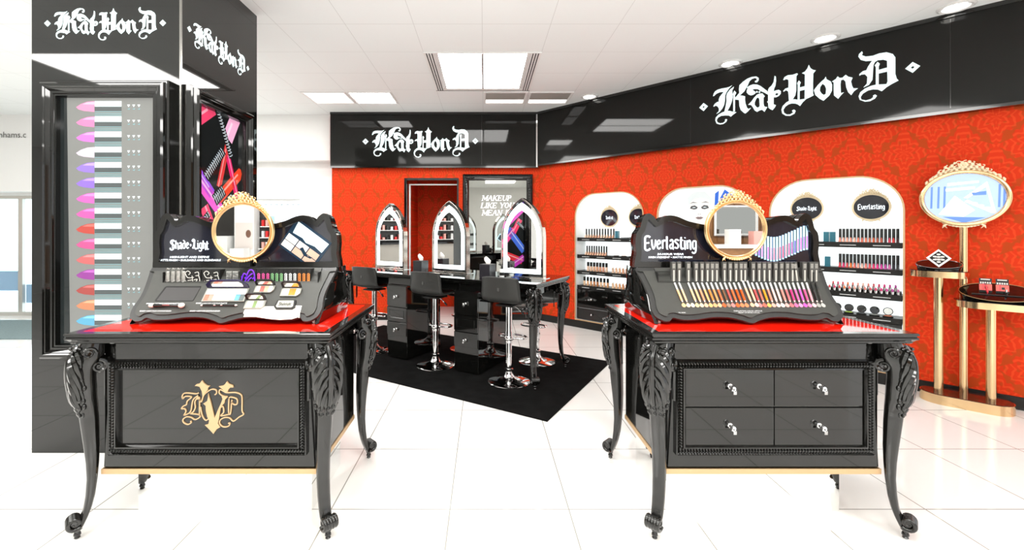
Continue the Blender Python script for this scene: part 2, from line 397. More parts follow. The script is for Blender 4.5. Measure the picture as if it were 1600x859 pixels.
# ------------------------------------------------------------------ ceiling lights
big = thing('ceiling_light', 'large square two-panel ceiling light with dark air slots on both sides', 'ceiling light', (-.02, 5.0, CEIL))
b = MB(); b.box(-.60, -.50, -.6, .6, -.012, 0).box(.50, .60, -.6, .6, -.012, 0).box(-.5, .5, -.6, -.585, -.012, 0).box(-.5, .5, .53, .6, -.012, 0)
b.use(1)
for s_ in (-1, 1):
    for k in range(3): b.box(s_*(.515+k*.028)-.005, s_*(.515+k*.028)+.005, -.59, .59, -.015, -.012)
b.box(-.6, .6, .592, .604, -.014, 0)
b.build('surround', [M_WHITE, mat('slot_black', (.02, .02, .02), .6)], big)
b = MB()
for s_ in (-1, 1): b.add([(s_*.012, -.58, -.006), (s_*.455, -.58, -.006), (s_*.455, .51, -.006), (s_*.012, .51, -.006)], [(0, 1, 2, 3)])
b.build('diffuser', M_LAMP, big)
b = MB(); b.box(-.012, .012, -.58, .51, -.014, -.001); b.use(1)
for i in range(26): b.box(-.008, .008, -.57+i*.042, -.55+i*.042, -.016, -.014)
b.build('centre_rail', [M_WHITE, mat('slot_grey', (.15, .14, .13), .6)], big)
b = MB(); b.box(-.50, -.455, -.585, .53, -.010, -.001).box(.455, .50, -.585, .53, -.010, -.001).box(-.455, .455, .51, .53, -.010, -.001); b.build('inner_rim', M_WHITEGLOSS, big)
for q, (x, lb, m2) in enumerate(((-2.12, 'square ceiling light beside the white bulkhead, nearer the pillar', M_LAMPDIM), (-1.52, 'bright square ceiling light on the left, nearer the big light', M_LAMP),
                               (.28, 'half grey ceiling light behind the big light, left of its pair', M_LAMPDIM), (.88, 'half grey ceiling light behind the big light, right of its pair', M_LAMPDIM))):
    t = thing('ceiling_light', lb, 'ceiling light', (x, 5.95, CEIL))
    b = MB(); rect_rings(b, [(0, 0), (0, -.012), (-.02, -.012), (-.03, -.004)], -.29, .29, -.27, .25); b.build('rim', M_WHITE, t)
    if q == 1: MB().box(-.26, .26, -.24, .22, -.006, -.002).build('diffuser', m2, t)
    else:
        MB().box(-.26, .26, (-.02 if q == 0 else -.24), (.0 if q == 0 else .05), -.010, -.002).build('baffle', rgbmat((178, 176, 170)) if q else M_WHITE, t)
        b = MB()
        if q == 0: b.box(-.26, .26, -.24, -.02, -.006, -.002)
        b.box(-.26, .26, .0 if q == 0 else .05, .22, -.006, -.002); b.build('diffuser', m2, t)
# the rest of the store's troffers, seen in the lacquer and on the floor
k = 0
for (x, y) in ((-4.2, .5), (-1.8, -.7), (.6, .5), (3.0, -.7), (-5.0, 2.6), (-7.4, 2.6), (-3.74, 4.95), (.6, -3.1), (-4.2, -3.1), (3.0, -3.1), (5.4, -2.5), (-1.2, 2.0)):  # the one hidden behind the pillar is added to brighten the white bulkhead
    t = thing('ceiling_light', 'square troffer out of view in the store ceiling, %s of its kind' % ORD[k], 'ceiling light', (x, y, CEIL), group='troffers behind the photographer'); k += 1
    b = MB(); rect_rings(b, [(0, 0), (0, -.012), (-.02, -.012), (-.03, -.004)], -.59, .59, -.59, .59); b.build('rim', M_WHITE, t)
    b = MB(); b.add([(-.56, -.56, -.006), (.56, -.56, -.006), (.56, .56, -.006), (-.56, .56, -.006)], [(0, 1, 2, 3)]); b.build('diffuser', M_LAMP, t)
for k, (x, y) in enumerate(((1.42, 5.88), (2.66, 4.70), (3.20, 4.08), (3.80, 3.50))):
    t = thing('downlight', '%s round recessed downlight along the right fascia, counted from the corner' % ORD[k], 'downlight', (x, y, CEIL), RW)
    b = MB(); b.lathe([(.115, 0), (.115, -.006), (.10, -.014), (.085, -.010), (.078, .0)], 28, caps=False); b.build('trim_ring', M_WHITEGLOSS, t, True)
    b = MB(); b.box(-.06, .0, -.05, .05, -.012, -.002); b.use(1); b.box(0, .06, -.05, .05, -.011, -.002); b.build('lamp', [mat('downlight_lamp', (1, 1, 1), .4, emit=5, ecol=(1, .97, .9)), M_LAMPDIM], t)

# ------------------------------------------------------------------ the blackletter sign
LET = {
 'K': [([(250,300),(258,262),(280,228),(320,210),(380,205),(450,208),(490,203),(528,188),(484,230),(444,285),(428,330),(424,420),(412,480),(385,530),(345,575),(300,597),(335,560),(338,520),(318,480),(290,460),(262,472),(254,465),(275,430),(310,408),(335,405),(335,370),(350,330),(385,290),(410,265),(350,258),(300,270),(265,300)], []),
       ([(555,215),(546,242),(532,262),(532,300),(536,380),(522,450),(500,510),(462,578),(500,588),(540,608),(590,625),(540,655),(510,680),(480,655),(430,645),(370,640),(325,660),(304,695),(316,735),(355,758),(400,758),(428,736),(425,715),(440,703),(458,715),(445,750),(400,777),(350,777),(303,752),(284,700),(290,655),(330,615),(385,590),(418,582),(436,500),(448,420),(445,350),(457,300),(502,245)], []),
       ([(560,278),(587,315),(576,345),(569,352),(569,607),(545,607),(545,352),(535,335)], []),
       ([(560,405),(600,365),(630,330),(625,270),(632,210),(680,170),(740,135),(800,123),(860,130),(892,160),(892,195),(870,222),(843,215),(843,195),(864,190),(868,165),(840,149),(800,156),(770,180),(745,240),(725,275),(700,320),(650,360),(635,368),(690,390),(710,402),(708,450),(715,510),(735,580),(755,605),(790,595),(750,640),(712,668),(690,650),(650,600),(632,540),(628,480),(625,440),(600,430),(570,420)], [])],
 'a': [([(735,270),(775,248),(820,241),(870,256),(910,283),(950,325),(1000,380),(1014,400),(1014,442),(960,395),(912,362),(885,330),(845,318),(806,316),(832,345),(850,362),(850,385),(822,400),(790,404),(755,382),(731,345),(733,310),(745,292)], []),
       ([(868,350),(884,368),(870,384),(855,368)], []), ([(902,362),(916,378),(902,394),(888,378)], []),
       ([(905,402),(940,405),(972,455),(956,475),(956,560),(963,600),(976,615),(1005,625),(968,690),(935,652),(905,657),(870,672),(840,645),(815,590),(790,550),(750,540),(795,500),(830,450),(870,410)], [[(880,452),(900,480),(905,560),(905,595),(885,610),(865,600),(840,560),(840,520),(860,470)]])],
 't': [([(1097,178),(1113,195),(1116,260),(1107,330),(1090,370),(1088,410),(1110,400),(1150,398),(1176,425),(1174,462),(1150,490),(1115,502),(1086,497),(1085,560),(1085,600),(1115,618),(1100,650),(1070,685),(1045,665),(1020,640),(1015,570),(1002,545),(1015,535),(1015,480),(1015,370),(1025,345),(1060,315),(1085,270),(1092,220)], [[(1125,440),(1145,455),(1135,476),(1110,472),(1105,452)]])],
 'V': [([(1205,267),(1220,230),(1260,212),(1320,220),(1372,210),(1382,224),(1364,250),(1362,380),(1362,450),(1352,520),(1330,560),(1306,596),(1275,590),(1270,500),(1265,450),(1240,425),(1210,441),(1204,430),(1230,400),(1268,395),(1270,330),(1268,280),(1240,262),(1215,272)], []),
       ([(1509,125),(1529,180),(1559,210),(1589,225),(1560,260),(1557,400),(1557,540),(1565,570),(1519,590),(1479,603),(1439,642),(1407,690),(1379,660),(1349,642),(1309,632),(1270,638),(1232,662),(1207,705),(1214,750),(1250,783),(1290,788),(1328,765),(1315,752),(1313,735),(1335,727),(1356,748),(1342,787),(1290,810),(1235,797),(1193,757),(1183,700),(1198,650),(1245,603),(1300,580),(1340,578),(1389,598),(1461,598),(1463,440),(1464,250),(1429,224),(1465,210),(1492,175)], []),
       ([(1394,320),(1417,355),(1404,382),(1402,598),(1379,598),(1380,382),(1373,355)], []), ([(1402,423),(1464,418),(1464,468),(1402,472)], [])],
 'o': [([(1699,340),(1709,380),(1754,420),(1769,470),(1767,550),(1739,610),(1674,670),(1629,630),(1584,570),(1567,500),(1609,440),(1659,390),(1684,370)], [[(1664,430),(1689,460),(1704,510),(1699,580),(1679,590),(1654,565),(1634,520),(1639,470)]])],
 'n': [([(1829,368),(1849,395),(1879,400),(1914,368),(1939,400),(1985,425),(1969,470),(1979,530),(1994,570),(2040,580),(1999,610),(1971,657),(1939,610),(1919,540),(1911,460),(1889,425),(1864,430),(1859,480),(1861,570),(1864,605),(1895,600),(1859,640),(1834,677),(1789,620),(1786,530),(1786,440),(1768,425),(1809,400)], [])],
 'D': [([(2079,98),(2089,120),(2079,150),(2119,180),(2189,188),(2249,175),(2319,180),(2379,220),(2402,270),(2402,480),(2414,540),(2432,570),(2369,600),(2319,630),(2274,672),(2239,642),(2189,627),(2139,632),(2089,662),(2067,702),(2074,737),(2119,758),(2169,750),(2192,730),(2189,710),(2209,698),(2228,720),(2209,752),(2159,777),(2109,772),(2058,737),(2046,690),(2062,640),(2109,600),(2169,578),(2219,573),(2319,590),(2329,560),(2324,290),(2289,267),(2239,260),(2189,252),(2119,240),(2069,210),(2044,160),(2049,130)], []),
       ([(2185,246),(2239,258),(2209,275),(2194,310),(2189,400),(2184,500),(2149,560),(2094,582),(2129,540),(2134,450),(2109,410),(2074,405),(2054,417),(2054,395),(2089,365),(2124,360),(2139,320),(2165,275)], []),
       ([(2234,280),(2255,310),(2245,345),(2244,582),(2217,582),(2217,345),(2206,320)], []), ([(2244,388),(2326,378),(2326,430),(2244,434)], [])],
 'd1': [([(105,380),(172,446),(105,514),(38,446)], [[(105,428),(123,446),(105,464),(87,446)]])],
 'd2': [([(2559,370),(2626,437),(2559,505),(2492,437)], [[(2559,420),(2577,437),(2559,455),(2541,437)]])],
}
def lit_sign(width, label, loc, rotz, seed_y=446):
    k = width/2588; t = thing('lit_sign', label, 'sign', loc, rotz)
    t['group'] = 'lit name signs'
    for key, nm in (('d1', 'diamond'), ('K', 'letter_k'), ('a', 'letter_a'), ('t', 'letter_t'), ('V', 'letter_v'), ('o', 'letter_o'), ('n', 'letter_n'), ('D', 'letter_d'), ('d2', 'diamond')):
        m = MB()
        for out, holes in LET[key]:
            m.poly([((x-1332)*k, -(y-seed_y)*k) for x, y in out], .003, VF(0, 0, 0), [[((x-1332)*k, -(y-seed_y)*k) for x, y in h] for h in holes])
        m.build(nm, M_LETTER, t)
    return t
lit_sign(1.78, 'glowing white blackletter name sign on the fascia over the passage', (-.985, YB-.07, 2.755), 0)
wx = XC+.7071*3.285; wy = YB-.7071*3.285
lit_sign(1.80, 'largest glowing blackletter name sign, high on the angled right fascia', (wx-.07*.7071, wy-.07*.7071, 2.81), RW)

# ------------------------------------------------------------------ black pillar with two light boxes
PX0, PX1, PY0, PY1 = -2.86, -1.917, 2.745, 3.66
pl = thing('pillar', 'square black lacquered pillar rising to the ceiling on the left', 'pillar', ((PX0+PX1)/2, (PY0+PY1)/2, 0))
hx, hy = (PX1-PX0)/2, (PY1-PY0)/2
MB().box(-hx, hx, -hy, hy, 0, CEIL).build('shaft', M_LACQ, pl)
MB().box(-hx-.03, -hx, -hy+.2, hy, .03, CEIL).build('side_panel', M_LACQ, pl)
b = MB(); b.box(hx-.008, hx+.003, -hy-.003, -hy+.008, 0, CEIL); b.build('corner_strip', mat('satin_steel_strip', (.35, .34, .32), .25, 1.0), pl)
lit_sign(.768, 'small glowing blackletter name sign on the front of the black pillar', (-2.395, PY0, 2.712), 0)
lit_sign(.735, 'small glowing blackletter name sign on the side of the black pillar', (PX1, 3.17, 2.712), PI/2)
def lightbox(name, label, W, H, loc, rotz):
    t = thing(name, label, 'light box', loc, rotz)
    # stepped black frame
    m = MB(); prof = [(0, 0), (0, .05), (-.006, .058), (-.014, .058), (-.018, .075), (-.028, .085), (-.044, .085), (-.05, .078), (-.056, .078), (-.07, .062), (-.082, .062), (-.086, .055), (-.095, .055), (-.10, .025)]
    rect_rings(m, prof, -W/2, W/2, 0, H, VF(0, 0, 0)); m.build('frame', M_LACQ, t)
    return t
FH = 1.735
lb = lightbox('lipstick_light_box', 'tall black framed light box with a column of lipsticks, facing the front', .795, FH, (-2.355, PY0, .60), 0)
SW, SH = .595, FH-.2
grey = mat('print_grey', tuple(v*.6 for v in lin((120, 121, 118))), .08, emit=.60, ecol=lin((120, 121, 118)))
def pm(rgb, e=.42): return mat('print_%d_%d_%d' % rgb, tuple(v*.30 for v in lin(rgb)), .08, emit=e, ecol=lin(rgb))
m = MB(); mats = [grey]; m.add([(-SW/2, .1, .026), (SW/2, .1, .026), (SW/2, .1+SH, .026), (-SW/2, .1+SH, .026)], [(0, 1, 2, 3)], VF(0, 0, 0))
m.use(len(mats)); mats.append(pm((40, 46, 46))); m.add([(-SW/2, .1, .0262), (-SW/2+.06, .1, .0262), (-SW/2+.04, .1+SH, .0262), (-SW/2, .1+SH, .0262)], [(0, 1, 2, 3)], VF(0, 0, 0))
cols = [(255, 165, 205), (250, 150, 200), (235, 140, 225), (245, 225, 245), (170, 140, 235), (165, 130, 235), (235, 120, 205), (245, 110, 190), (215, 90, 80), (225, 100, 160), (225, 120, 120), (170, 80, 170), (190, 90, 85), (225, 150, 110), (110, 190, 225), (150, 210, 235)]
white = len(mats); mats.append(pm((238, 252, 254), .95)); lined = len(mats); mats.append(pm((150, 200, 205)))
dkst = len(mats); mats.append(pm((105, 112, 112)))
for i, c in enumerate(cols):
    zc = .1+SH-.055-i*.0955
    m.use(len(mats)); mats.append(pm(c, .45)); bl = [(-.20, zc-.004), (-.17, zc+.016), (-.13, zc+.030), (-.085, zc+.034), (-.085, zc-.034), (-.15, zc-.028), (-.185, zc-.018)]
    m.poly(bl, 0, VF(0, 0, 0), z0=.027)
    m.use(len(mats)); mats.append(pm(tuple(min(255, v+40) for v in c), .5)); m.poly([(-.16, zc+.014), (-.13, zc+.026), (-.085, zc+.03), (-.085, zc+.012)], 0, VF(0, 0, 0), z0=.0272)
    m.use(white); m.poly([(-.083, zc+.034), (.085, zc+.034), (.085, zc+.0), (-.083, zc+.0)], 0, VF(0, 0, 0), z0=.0272)
    m.use(dkst); m.poly([(-.083, zc+.0), (.085, zc+.0), (.085, zc-.028), (-.083, zc-.028)], 0, VF(0, 0, 0), z0=.0271)
    m.use(lined); 
    for q in (-.030, -.042, -.052): m.poly([(-.083, zc+q), (.085, zc+q), (.085, zc+q-.004), (-.083, zc+q-.004)], 0, VF(0, 0, 0), z0=.0273)
    for q in range(3):
        x = .12+q*.032
        m.use(white); m.poly([(x, zc+.012), (x+.018, zc+.012), (x+.009, zc-.004)], 0, VF(0, 0, 0), z0=.0272)
        m.use(lined); m.poly([(x, zc-.016), (x+.018, zc-.010), (x+.014, zc-.020)], 0, VF(0, 0, 0), z0=.0272)
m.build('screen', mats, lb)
lb2 = lightbox('collage_light_box', 'black framed light box with tumbled pink and red lipsticks on the pillar side', .72, FH, (PX1, 3.125, .60), PI/2)
m = MB(); mats = [pm((26, 28, 28), .5)]; SW = .52
m.add([(-SW/2, .1, .026), (SW/2, .1, .026), (SW/2, .1+SH, .026), (-SW/2, .1+SH, .026)], [(0, 1, 2, 3)], VF(0, 0, 0))
def stick(cx, cz, L, wd, ang, col, tip=0, z=.027):
    """one lipstick of the collage, clipped to the screen"""
    a = math.radians(ang); ca, sa = math.cos(a), math.sin(a)
    def put(pts, c, zz, e=.5):
        q = [(cx+x*ca-y*sa, cz+x*sa+y*ca) for x, y in pts]
        for lim, ax, sg in ((-SW/2, 0, 1), (SW/2, 0, -1), (.1, 1, 1), (.1+SH, 1, -1)):
            r = []
            for i in range(len(q)):
                p, n_ = q[i-1], q[i]; ip = (p[ax]-lim)*sg >= 0; iq = (n_[ax]-lim)*sg >= 0
                if ip != iq:
                    t_ = (lim-p[ax])/(n_[ax]-p[ax]); r.append((p[0]+(n_[0]-p[0])*t_, p[1]+(n_[1]-p[1])*t_))
                if iq: r.append(n_)
            q = r
            if len(q) < 3: return
        m.use(len(mats)); mats.append(pm(c, e)); m.poly(q, 0, VF(0, 0, 0), z0=zz)
    h = wd/2
    if tip: put([(-L/2, -h), (L/2-wd*.6, -h), (L/2-wd*.1, -h*.3), (L/2, h*.5), (L/2-wd*.2, h), (-L/2, h)], col, z)
    else: put([(-L/2, -h), (L/2, -h), (L/2, h), (-L/2, h)], col, z)
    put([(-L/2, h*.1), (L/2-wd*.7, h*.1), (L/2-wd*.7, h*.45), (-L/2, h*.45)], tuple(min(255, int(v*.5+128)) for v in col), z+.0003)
    return put
def cap(cx, cz, L, wd, ang, z=.0275):
    put = stick(cx, cz, L, wd, ang, (30, 32, 34), 0, z)
    n = int(L/.022)
    for i in range(n):
        x = -L/2+.012+i*.022
        put([(x, -wd*.42), (x+.007, -wd*.3), (x+.012, wd*.05), (x+.004, wd*.0)], (215, 225, 230), z+.0006)
        put([(x+.004, wd*.08), (x+.012, wd*.12), (x+.006, wd*.42), (x, wd*.38)], (190, 205, 215), z+.0006)
t0 = .1+SH
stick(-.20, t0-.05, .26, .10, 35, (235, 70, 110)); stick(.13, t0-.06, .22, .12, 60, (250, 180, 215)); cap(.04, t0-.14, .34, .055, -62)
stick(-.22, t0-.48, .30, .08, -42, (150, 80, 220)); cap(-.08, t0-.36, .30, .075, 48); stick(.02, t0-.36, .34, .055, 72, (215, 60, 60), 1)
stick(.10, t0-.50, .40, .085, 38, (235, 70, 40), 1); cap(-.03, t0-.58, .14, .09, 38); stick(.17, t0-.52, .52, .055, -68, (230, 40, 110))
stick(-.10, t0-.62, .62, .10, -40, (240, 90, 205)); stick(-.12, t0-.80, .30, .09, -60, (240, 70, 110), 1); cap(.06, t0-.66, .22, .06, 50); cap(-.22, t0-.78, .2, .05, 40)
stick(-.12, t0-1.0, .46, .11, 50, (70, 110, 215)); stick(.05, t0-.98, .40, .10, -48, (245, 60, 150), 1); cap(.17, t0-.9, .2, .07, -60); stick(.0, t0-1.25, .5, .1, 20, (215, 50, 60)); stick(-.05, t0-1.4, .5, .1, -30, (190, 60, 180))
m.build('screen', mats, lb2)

# ------------------------------------------------------------------ carved cabriole leg (shared mesh)
def interp(tab, z):
    for i in range(len(tab)-1):
        a, b_ = tab[i], tab[i+1]
        if a[0] >= z >= b_[0]:
            t = (a[0]-z)/(a[0]-b_[0]); t = t*t*(3-2*t) if False else t
            return [p+(q-p)*t for p, q in zip(a[1:], b_[1:])]
    return list(tab[-1][1:])
LEG = [(.895, -.062, .044, .058), (.85, -.050, .056, .062), (.82, -.042, .060, .064), (.78, -.027, .048, .062), (.73, -.027, .047, .060), (.69, -.030, .046, .058), (.638, -.033, .045, .053), (.593, -.043, .038, .044),
       (.56, -.047, .036, .037), (.52, -.050, .035, .037), (.408, -.057, .0295, .034), (.329, -.0595, .0245, .031), (.258, -.0585, .0205, .030), (.182, -.052, .0180, .029), (.13, -.043, .0155, .028), (.09, -.031, .0145, .027), (.05, -.016, .012, .024), (.032, -.008, .008, .016)]
def spiral(cx, cz, r0, r1, turns, a0, n, y, sgn=1):
    return [(cx+(r0+(r1-r0)*i/n)*math.cos(a0+sgn*2*PI*turns*i/n), y, cz+(r0+(r1-r0)*i/n)*math.sin(a0+sgn*2*PI*turns*i/n)) for i in range(n+1)]
def make_leg():
    m = MB(); R = []; n = 28; zs = [.895-.0125*i for i in range(70)]; zs = [z for z in zs if z >= .032]
    for z in zs:
        c, a, b_ = interp(LEG, z)
        fl = .055 if z < .58 else .0
        ring = []
        for j in range(n):
            p = 2*PI*j/n; q = 2/2.7
            cx = math.copysign(abs(math.cos(p))**q, math.cos(p)); sy = math.copysign(abs(math.sin(p))**q, math.sin(p))
            k = 1-fl*(.5+.5*math.cos(8*p))*(1 if z > .12 else .3)
            ring.append((c+a*cx*k, b_*sy*k, z))
        R.append(ring)
    m.rings(R)
    def surf(z, side):      # point on the outer knee surface; side -1..1 runs over the width
        c, a, b_ = interp(LEG, z); p = side*PI*.5; q = 2/2.7
        return (c+a*abs(math.cos(p))**q, b_*math.copysign(abs(math.sin(p))**q, side), z)
    # acanthus: a central rib and pairs of drooping lobes that end in a frilled collar
    m.tube([surf(.88-.27*i/12, 0) for i in range(13)], [.010+.006*math.sin(PI*i/12) for i in range(13)], 8)
    for sd in (-1, 1):
        for k, (z0, z1, s0, s1, r) in enumerate(((.875, .80, .15, .85, .011), (.86, .74, .12, .95, .012), (.83, .69, .10, .9, .012), (.79, .645, .08, .8, .012), (.75, .61, .06, .62, .011), (.70, .595, .05, .4, .010), (.84, .70, .30, 1.0, .007), (.77, .64, .25, .95, .007))):
            P = [surf(z0+(z1-z0)*(i/9)**1.1, sd*(s0+(s1-s0)*math.sin(PI/2*i/9))) for i in range(10)]
            m.tube(P, [r*(.35+.9*math.sin(PI*(i+1.5)/12)) for i in range(10)], 6)
            x, y, z = P[-1]; m.ball((x, y, z-.004), (.010, .010, .013), 8)
        # volute under the top block and its second curl
        for yy in (.056, ):
            m.tube(spiral(-.080, .785, .030, .004, 1.6, PI/2, 26, sd*yy, 1), [.0095*(1-.5*i/26) for i in range(27)], 7)
            m.tube(spiral(-.045, .850, .026, .004, 1.5, PI, 24, sd*.062, -1), [.0075*(1-.5*i/24) for i in range(25)], 7)
            m.tube(spiral(-.005, .775, .020, .003, 1.4, PI*.7, 20, sd*.056, -1), [.0065*(1-.5*i/20) for i in range(21)], 6)
            m.tube(spiral(.000, .700, .016, .003, 1.3, PI*.6, 18, sd*.05, 1), [.0055*(1-.5*i/18) for i in range(19)], 6)
        m.tube([(-.110+.0*i, sd*.050, .775-.02*i) for i in range(9)], .006, 6)
    for k in range(7):      # collar frill where the leaf ends
        s_ = -.9+k*.3; x, y, z = surf(.592+.018*(abs(s_)), s_); m.ball((x, y, z), (.010, .011, .015), 8)
    for k in range(5):
        s_ = -.7+k*.35; x, y, z = surf(.567, s_); m.ball((x, y, z), (.006, .008, .012), 6)
    # side gadroons on the shoulder
    for sd in (-1, 1):
        for k in range(6): m.ball((.012-.010*k-.002*k*k, sd*.045, .86+.006*k), (.010, .012, .009), 8)
    # scroll foot and turned toe
    for y in (-.026, -.013, 0, .013, .026):
        m.tube(spiral(.001, .080, .030, .006, 1.35, -PI*.75, 24, y, 1), [.0105*(1-.35*i/24) for i in range(25)], 8)
    m.tube([(.001, -.030, .080), (.001, .030, .080)], .013, 10)
    m.lathe([(.006, .055), (.014, .048), (.016, .038), (.010, .030), (.013, .024), (.0145, .016), (.009, .009), (.012, .004), (.009, .0)], 14, T(-.008, 0, 0))
    o = m.build('leg', M_CARVE, None, True, sharp=50); return o
LEGP = make_leg(); leg_used = [False]
def leg(parent, x, y, ang, sz=1.):
    o = LEGP if not leg_used[0] else LEGP.copy()
    if leg_used[0]: COL.objects.link(o)
    leg_used[0] = True
    o.parent = parent; o.location = (x, y, 0); o.rotation_euler.z = math.radians(ang); o.scale = (1, 1, sz)
    return o
def table_top(parent, W, D, z, red=True, name='top'):
    m = MB(); s = .062
    prof = [(-.045, z), (-.004, z), (0, z-.003), (0, z-.011), (-.006, z-.013), (-.006, z-.018), (-.001, z-.021), (-.001, z-.028), (-.008, z-.032), (-.014, z-.039), (-.016, z-.040), (-.016, z-.046), (-.022, z-.05), (-.05, z-.05)]
    if red:
        rect_rings(m, prof, -W/2, W/2, -D/2, D/2); m.box(-W/2+.045, W/2-.045, -D/2+.045, D/2-.045, z-.05, z-.006)
        t = m.build('tabletop', M_CARVE, parent, True, sharp=25)
        MB().box(-W/2+.0452, W/2-.0452, -D/2+.0452, D/2-.0452, z-.0055, z-.0005).build('red_glass', M_RED, parent)
    else:
        rect_rings(m, prof, -W/2, W/2, -D/2, D/2, caps=True); t = m.build('tabletop', M_LACQ, parent, True, sharp=25)
    return t
def ornate_frame(m, x0, x1, z0, z1, M):
    """picture-frame moulding with an egg-and-leaf band"""
    prof = [(0, 0), (0, .018), (.004, .022), (.008, .016), (.012, .012), (.030, .012), (.033, .020), (.039, .022), (.043, .012), (.045, 0)]
    rect_rings(m, [(-o, h) for o, h in prof], x0, x1, z0, z1, M)
    def row(a, b_, fixed, axis):
        n = int((b_-a)/.0135)
        for i in range(n):
            t = a+(b_-a)*(i+.5)/n; h = .016
            if axis: m.tube([(fixed-.009, t-.005, h-.003), (fixed, t+.001, h+.004), (fixed+.009, t-.005, h-.003)], [.002, .0042, .002], 5, M, True)
            else: m.tube([(t-.005, fixed-.009, h-.003), (t+.001, fixed, h+.004), (t-.005, fixed+.009, h-.003)], [.002, .0042, .002], 5, M, True)
    row(x0+.012, x1-.012, z0+.021, 0); row(x0+.012, x1-.012, z1-.021, 0); row(z0+.03, z1-.03, x0+.021, 1); row(z0+.03, z1-.03, x1-.021, 1)
TW, TD, TZ = 1.20, .78, .945
def display_table(name, label, X):
    t = thing(name, label, 'table', (X, 1.95+TD/2, 0))
    table_top(t, TW, TD, TZ)
    y0 = .10-TD/2; y1 = .68-TD/2; H = .50
    b = MB(); b.box(-H, H, y0, y1, .290, .899)
    b.build('body', M_LACQ, t, bevel=.002)
    b = MB(); b.poly([(-H+.006, .300), (H-.006, .300), (H-.04, .893), (-H+.04, .893)], .012, VF(0, y0, 0)); b.build('front_panel', M_LACQ, t, bevel=.0015)
    b = MB(); rect_rings(b, [(.0, .268), (.004, .268), (.004, .292), (0, .292)], -H, H, y0-.012, y1); b.add([(-H, y0-.012, .268), (H, y0-.012, .268), (H, y1, .268), (-H, y1, .268)], [(0, 1, 2, 3)])
    b.build('gold_strip', M_GOLDP, t)['label'] = 'gold strip along the bottom'
    # mirrored plinth
    MB().box(-.445, .425, .23-TD/2, .66-TD/2, .0, .268).build('mirror_plinth', M_MIRROR, t)
    i = .085
    for sx, sy, a in ((-1, -1, 225), (1, -1, 315), (-1, 1, 135), (1, 1, 45)):
        leg(t, sx*(TW/2-.020), sy*(TD/2-.035), a)
    m = MB(); ornate_frame(m, -.462, .462, .362, .800, VF(0, y0-.012, 0)); m.build('carved_frame', M_CARVE, t, True)
    return t, y0-.012
tl, YF = display_table('display_table', 'black carved-leg display table with the gold monogram, nearest the pillar', -1.291)
tr, YF = display_table('display_table', 'black carved-leg display table with four drawers, on the right', 1.354)
# gold monogram
def mono(p): return [((x-500)*.000350, -(y-430)*.000350) for x, y in p]
m = MB(); MF = VF(.018, YF-.0, .583)
for p in ([(265,150),(290,125),(330,118),(362,75),(385,110),(430,145),(470,148),(437,180),(439,205),(405,240),(385,290),(372,310),(360,220),(330,160),(290,150)],
          [(585,155),(640,145),(670,125),(695,88),(720,120),(775,140),(782,170),(740,170),(712,200),(702,232),(660,235),(645,200)],
          [(445,250),(455,290),(478,360),(530,578),(570,480),(612,390),(637,325),(625,292),(705,295),(668,335),(660,380),(612,430),(604,480),(596,540),(585,600),(572,650),(605,700),(555,730),(515,790),(470,740),(400,672),(448,658),(458,612),(432,560),(414,480),(412,415),(378,385),(432,350),(442,300)]):
    m.poly(mono(p), .006, MF)
def smo(p): return mono(smooth_path(p, 4))
for p in ([(100,325),(95,285),(120,250),(180,245),(280,255),(318,240)], [(100,325),(140,290),(220,300),(165,350),(150,400),(110,420),(85,455),(125,455),(145,490),(115,545)],
          [(310,275),(245,330),(225,400),(215,470),(185,515),(115,545)], [(310,290),(265,360),(270,440),(240,500),(200,520),(300,530),(335,560),(270,600),(210,570),(150,565),(105,600),(115,640),(170,665),(215,640),(205,620)],
          [(300,330),(325,312),(325,545)], [(325,330),(350,365),(380,280),(430,230),(490,195),(545,205),(555,245),(530,270)], [(340,430),(355,520),(380,580),(415,610),(455,580)],
          [(640,215),(600,200),(590,245),(640,285),(705,295)], [(640,215),(690,240),(800,238),(870,260),(895,310),(895,480),(915,530),(850,570),(780,622),(730,580),(670,572),(610,600),(595,650),(640,695),(710,690),(735,650),(710,650)],
          [(720,310),(750,300),(825,325),(828,390),(790,400),(755,370),(765,335)], [(720,320),(715,500),(740,520),(755,360)], [(610,440),(640,425),(650,500),(610,550),(720,530)]):
    ribbon(m, smo(p), .0052, .005, MF)
m.build('monogram', M_GOLDP, tl)['label'] = 'gold blackletter monogram'
def skull_knob(parent, x, y, z):
    k = MB(); k.tube([(x, y, z), (x, y-.018, z-.002)], .008, 12).tube([(x, y, z), (x, y-.004, z)], .012, 12)
    k.ball((x, y-.030, z-.002), (.0125, .016, .0155), 14)
    k.box(x-.007, x+.007, y-.044, y-.026, z-.024, z-.010)
    for s in (-1, 1): k.ball((x+s*.009, y-.034, z-.008), (.004, .006, .004), 8)
    k.use(1)
    for s in (-1, 1): k.ball((x+s*.0048, y-.0432, z-.002), (.0036, .003, .0038), 8)
    k.ball((x, y-.0450, z-.009), (.0017, .002, .0026), 6)
    for q in range(5): k.box(x-.0058+q*.0028, x-.0054+q*.0028, y-.0445, y-.0435, z-.023, z-.013)
    return k.build('skull_knob', [M_CHROME, mat('dark_socket', (.01, .01, .01), .4)], parent, True)
for zz in (.587, .404):
    for sx in (0, 1):
        d = MB().box(-.414+sx*.416, -.002+sx*.416, YF-.008, YF-.001, zz, zz+.176).build('drawer', M_LACQ, tr, bevel=.002)
        skull_knob(d, -.208+sx*.416, YF-.008, zz+.095)

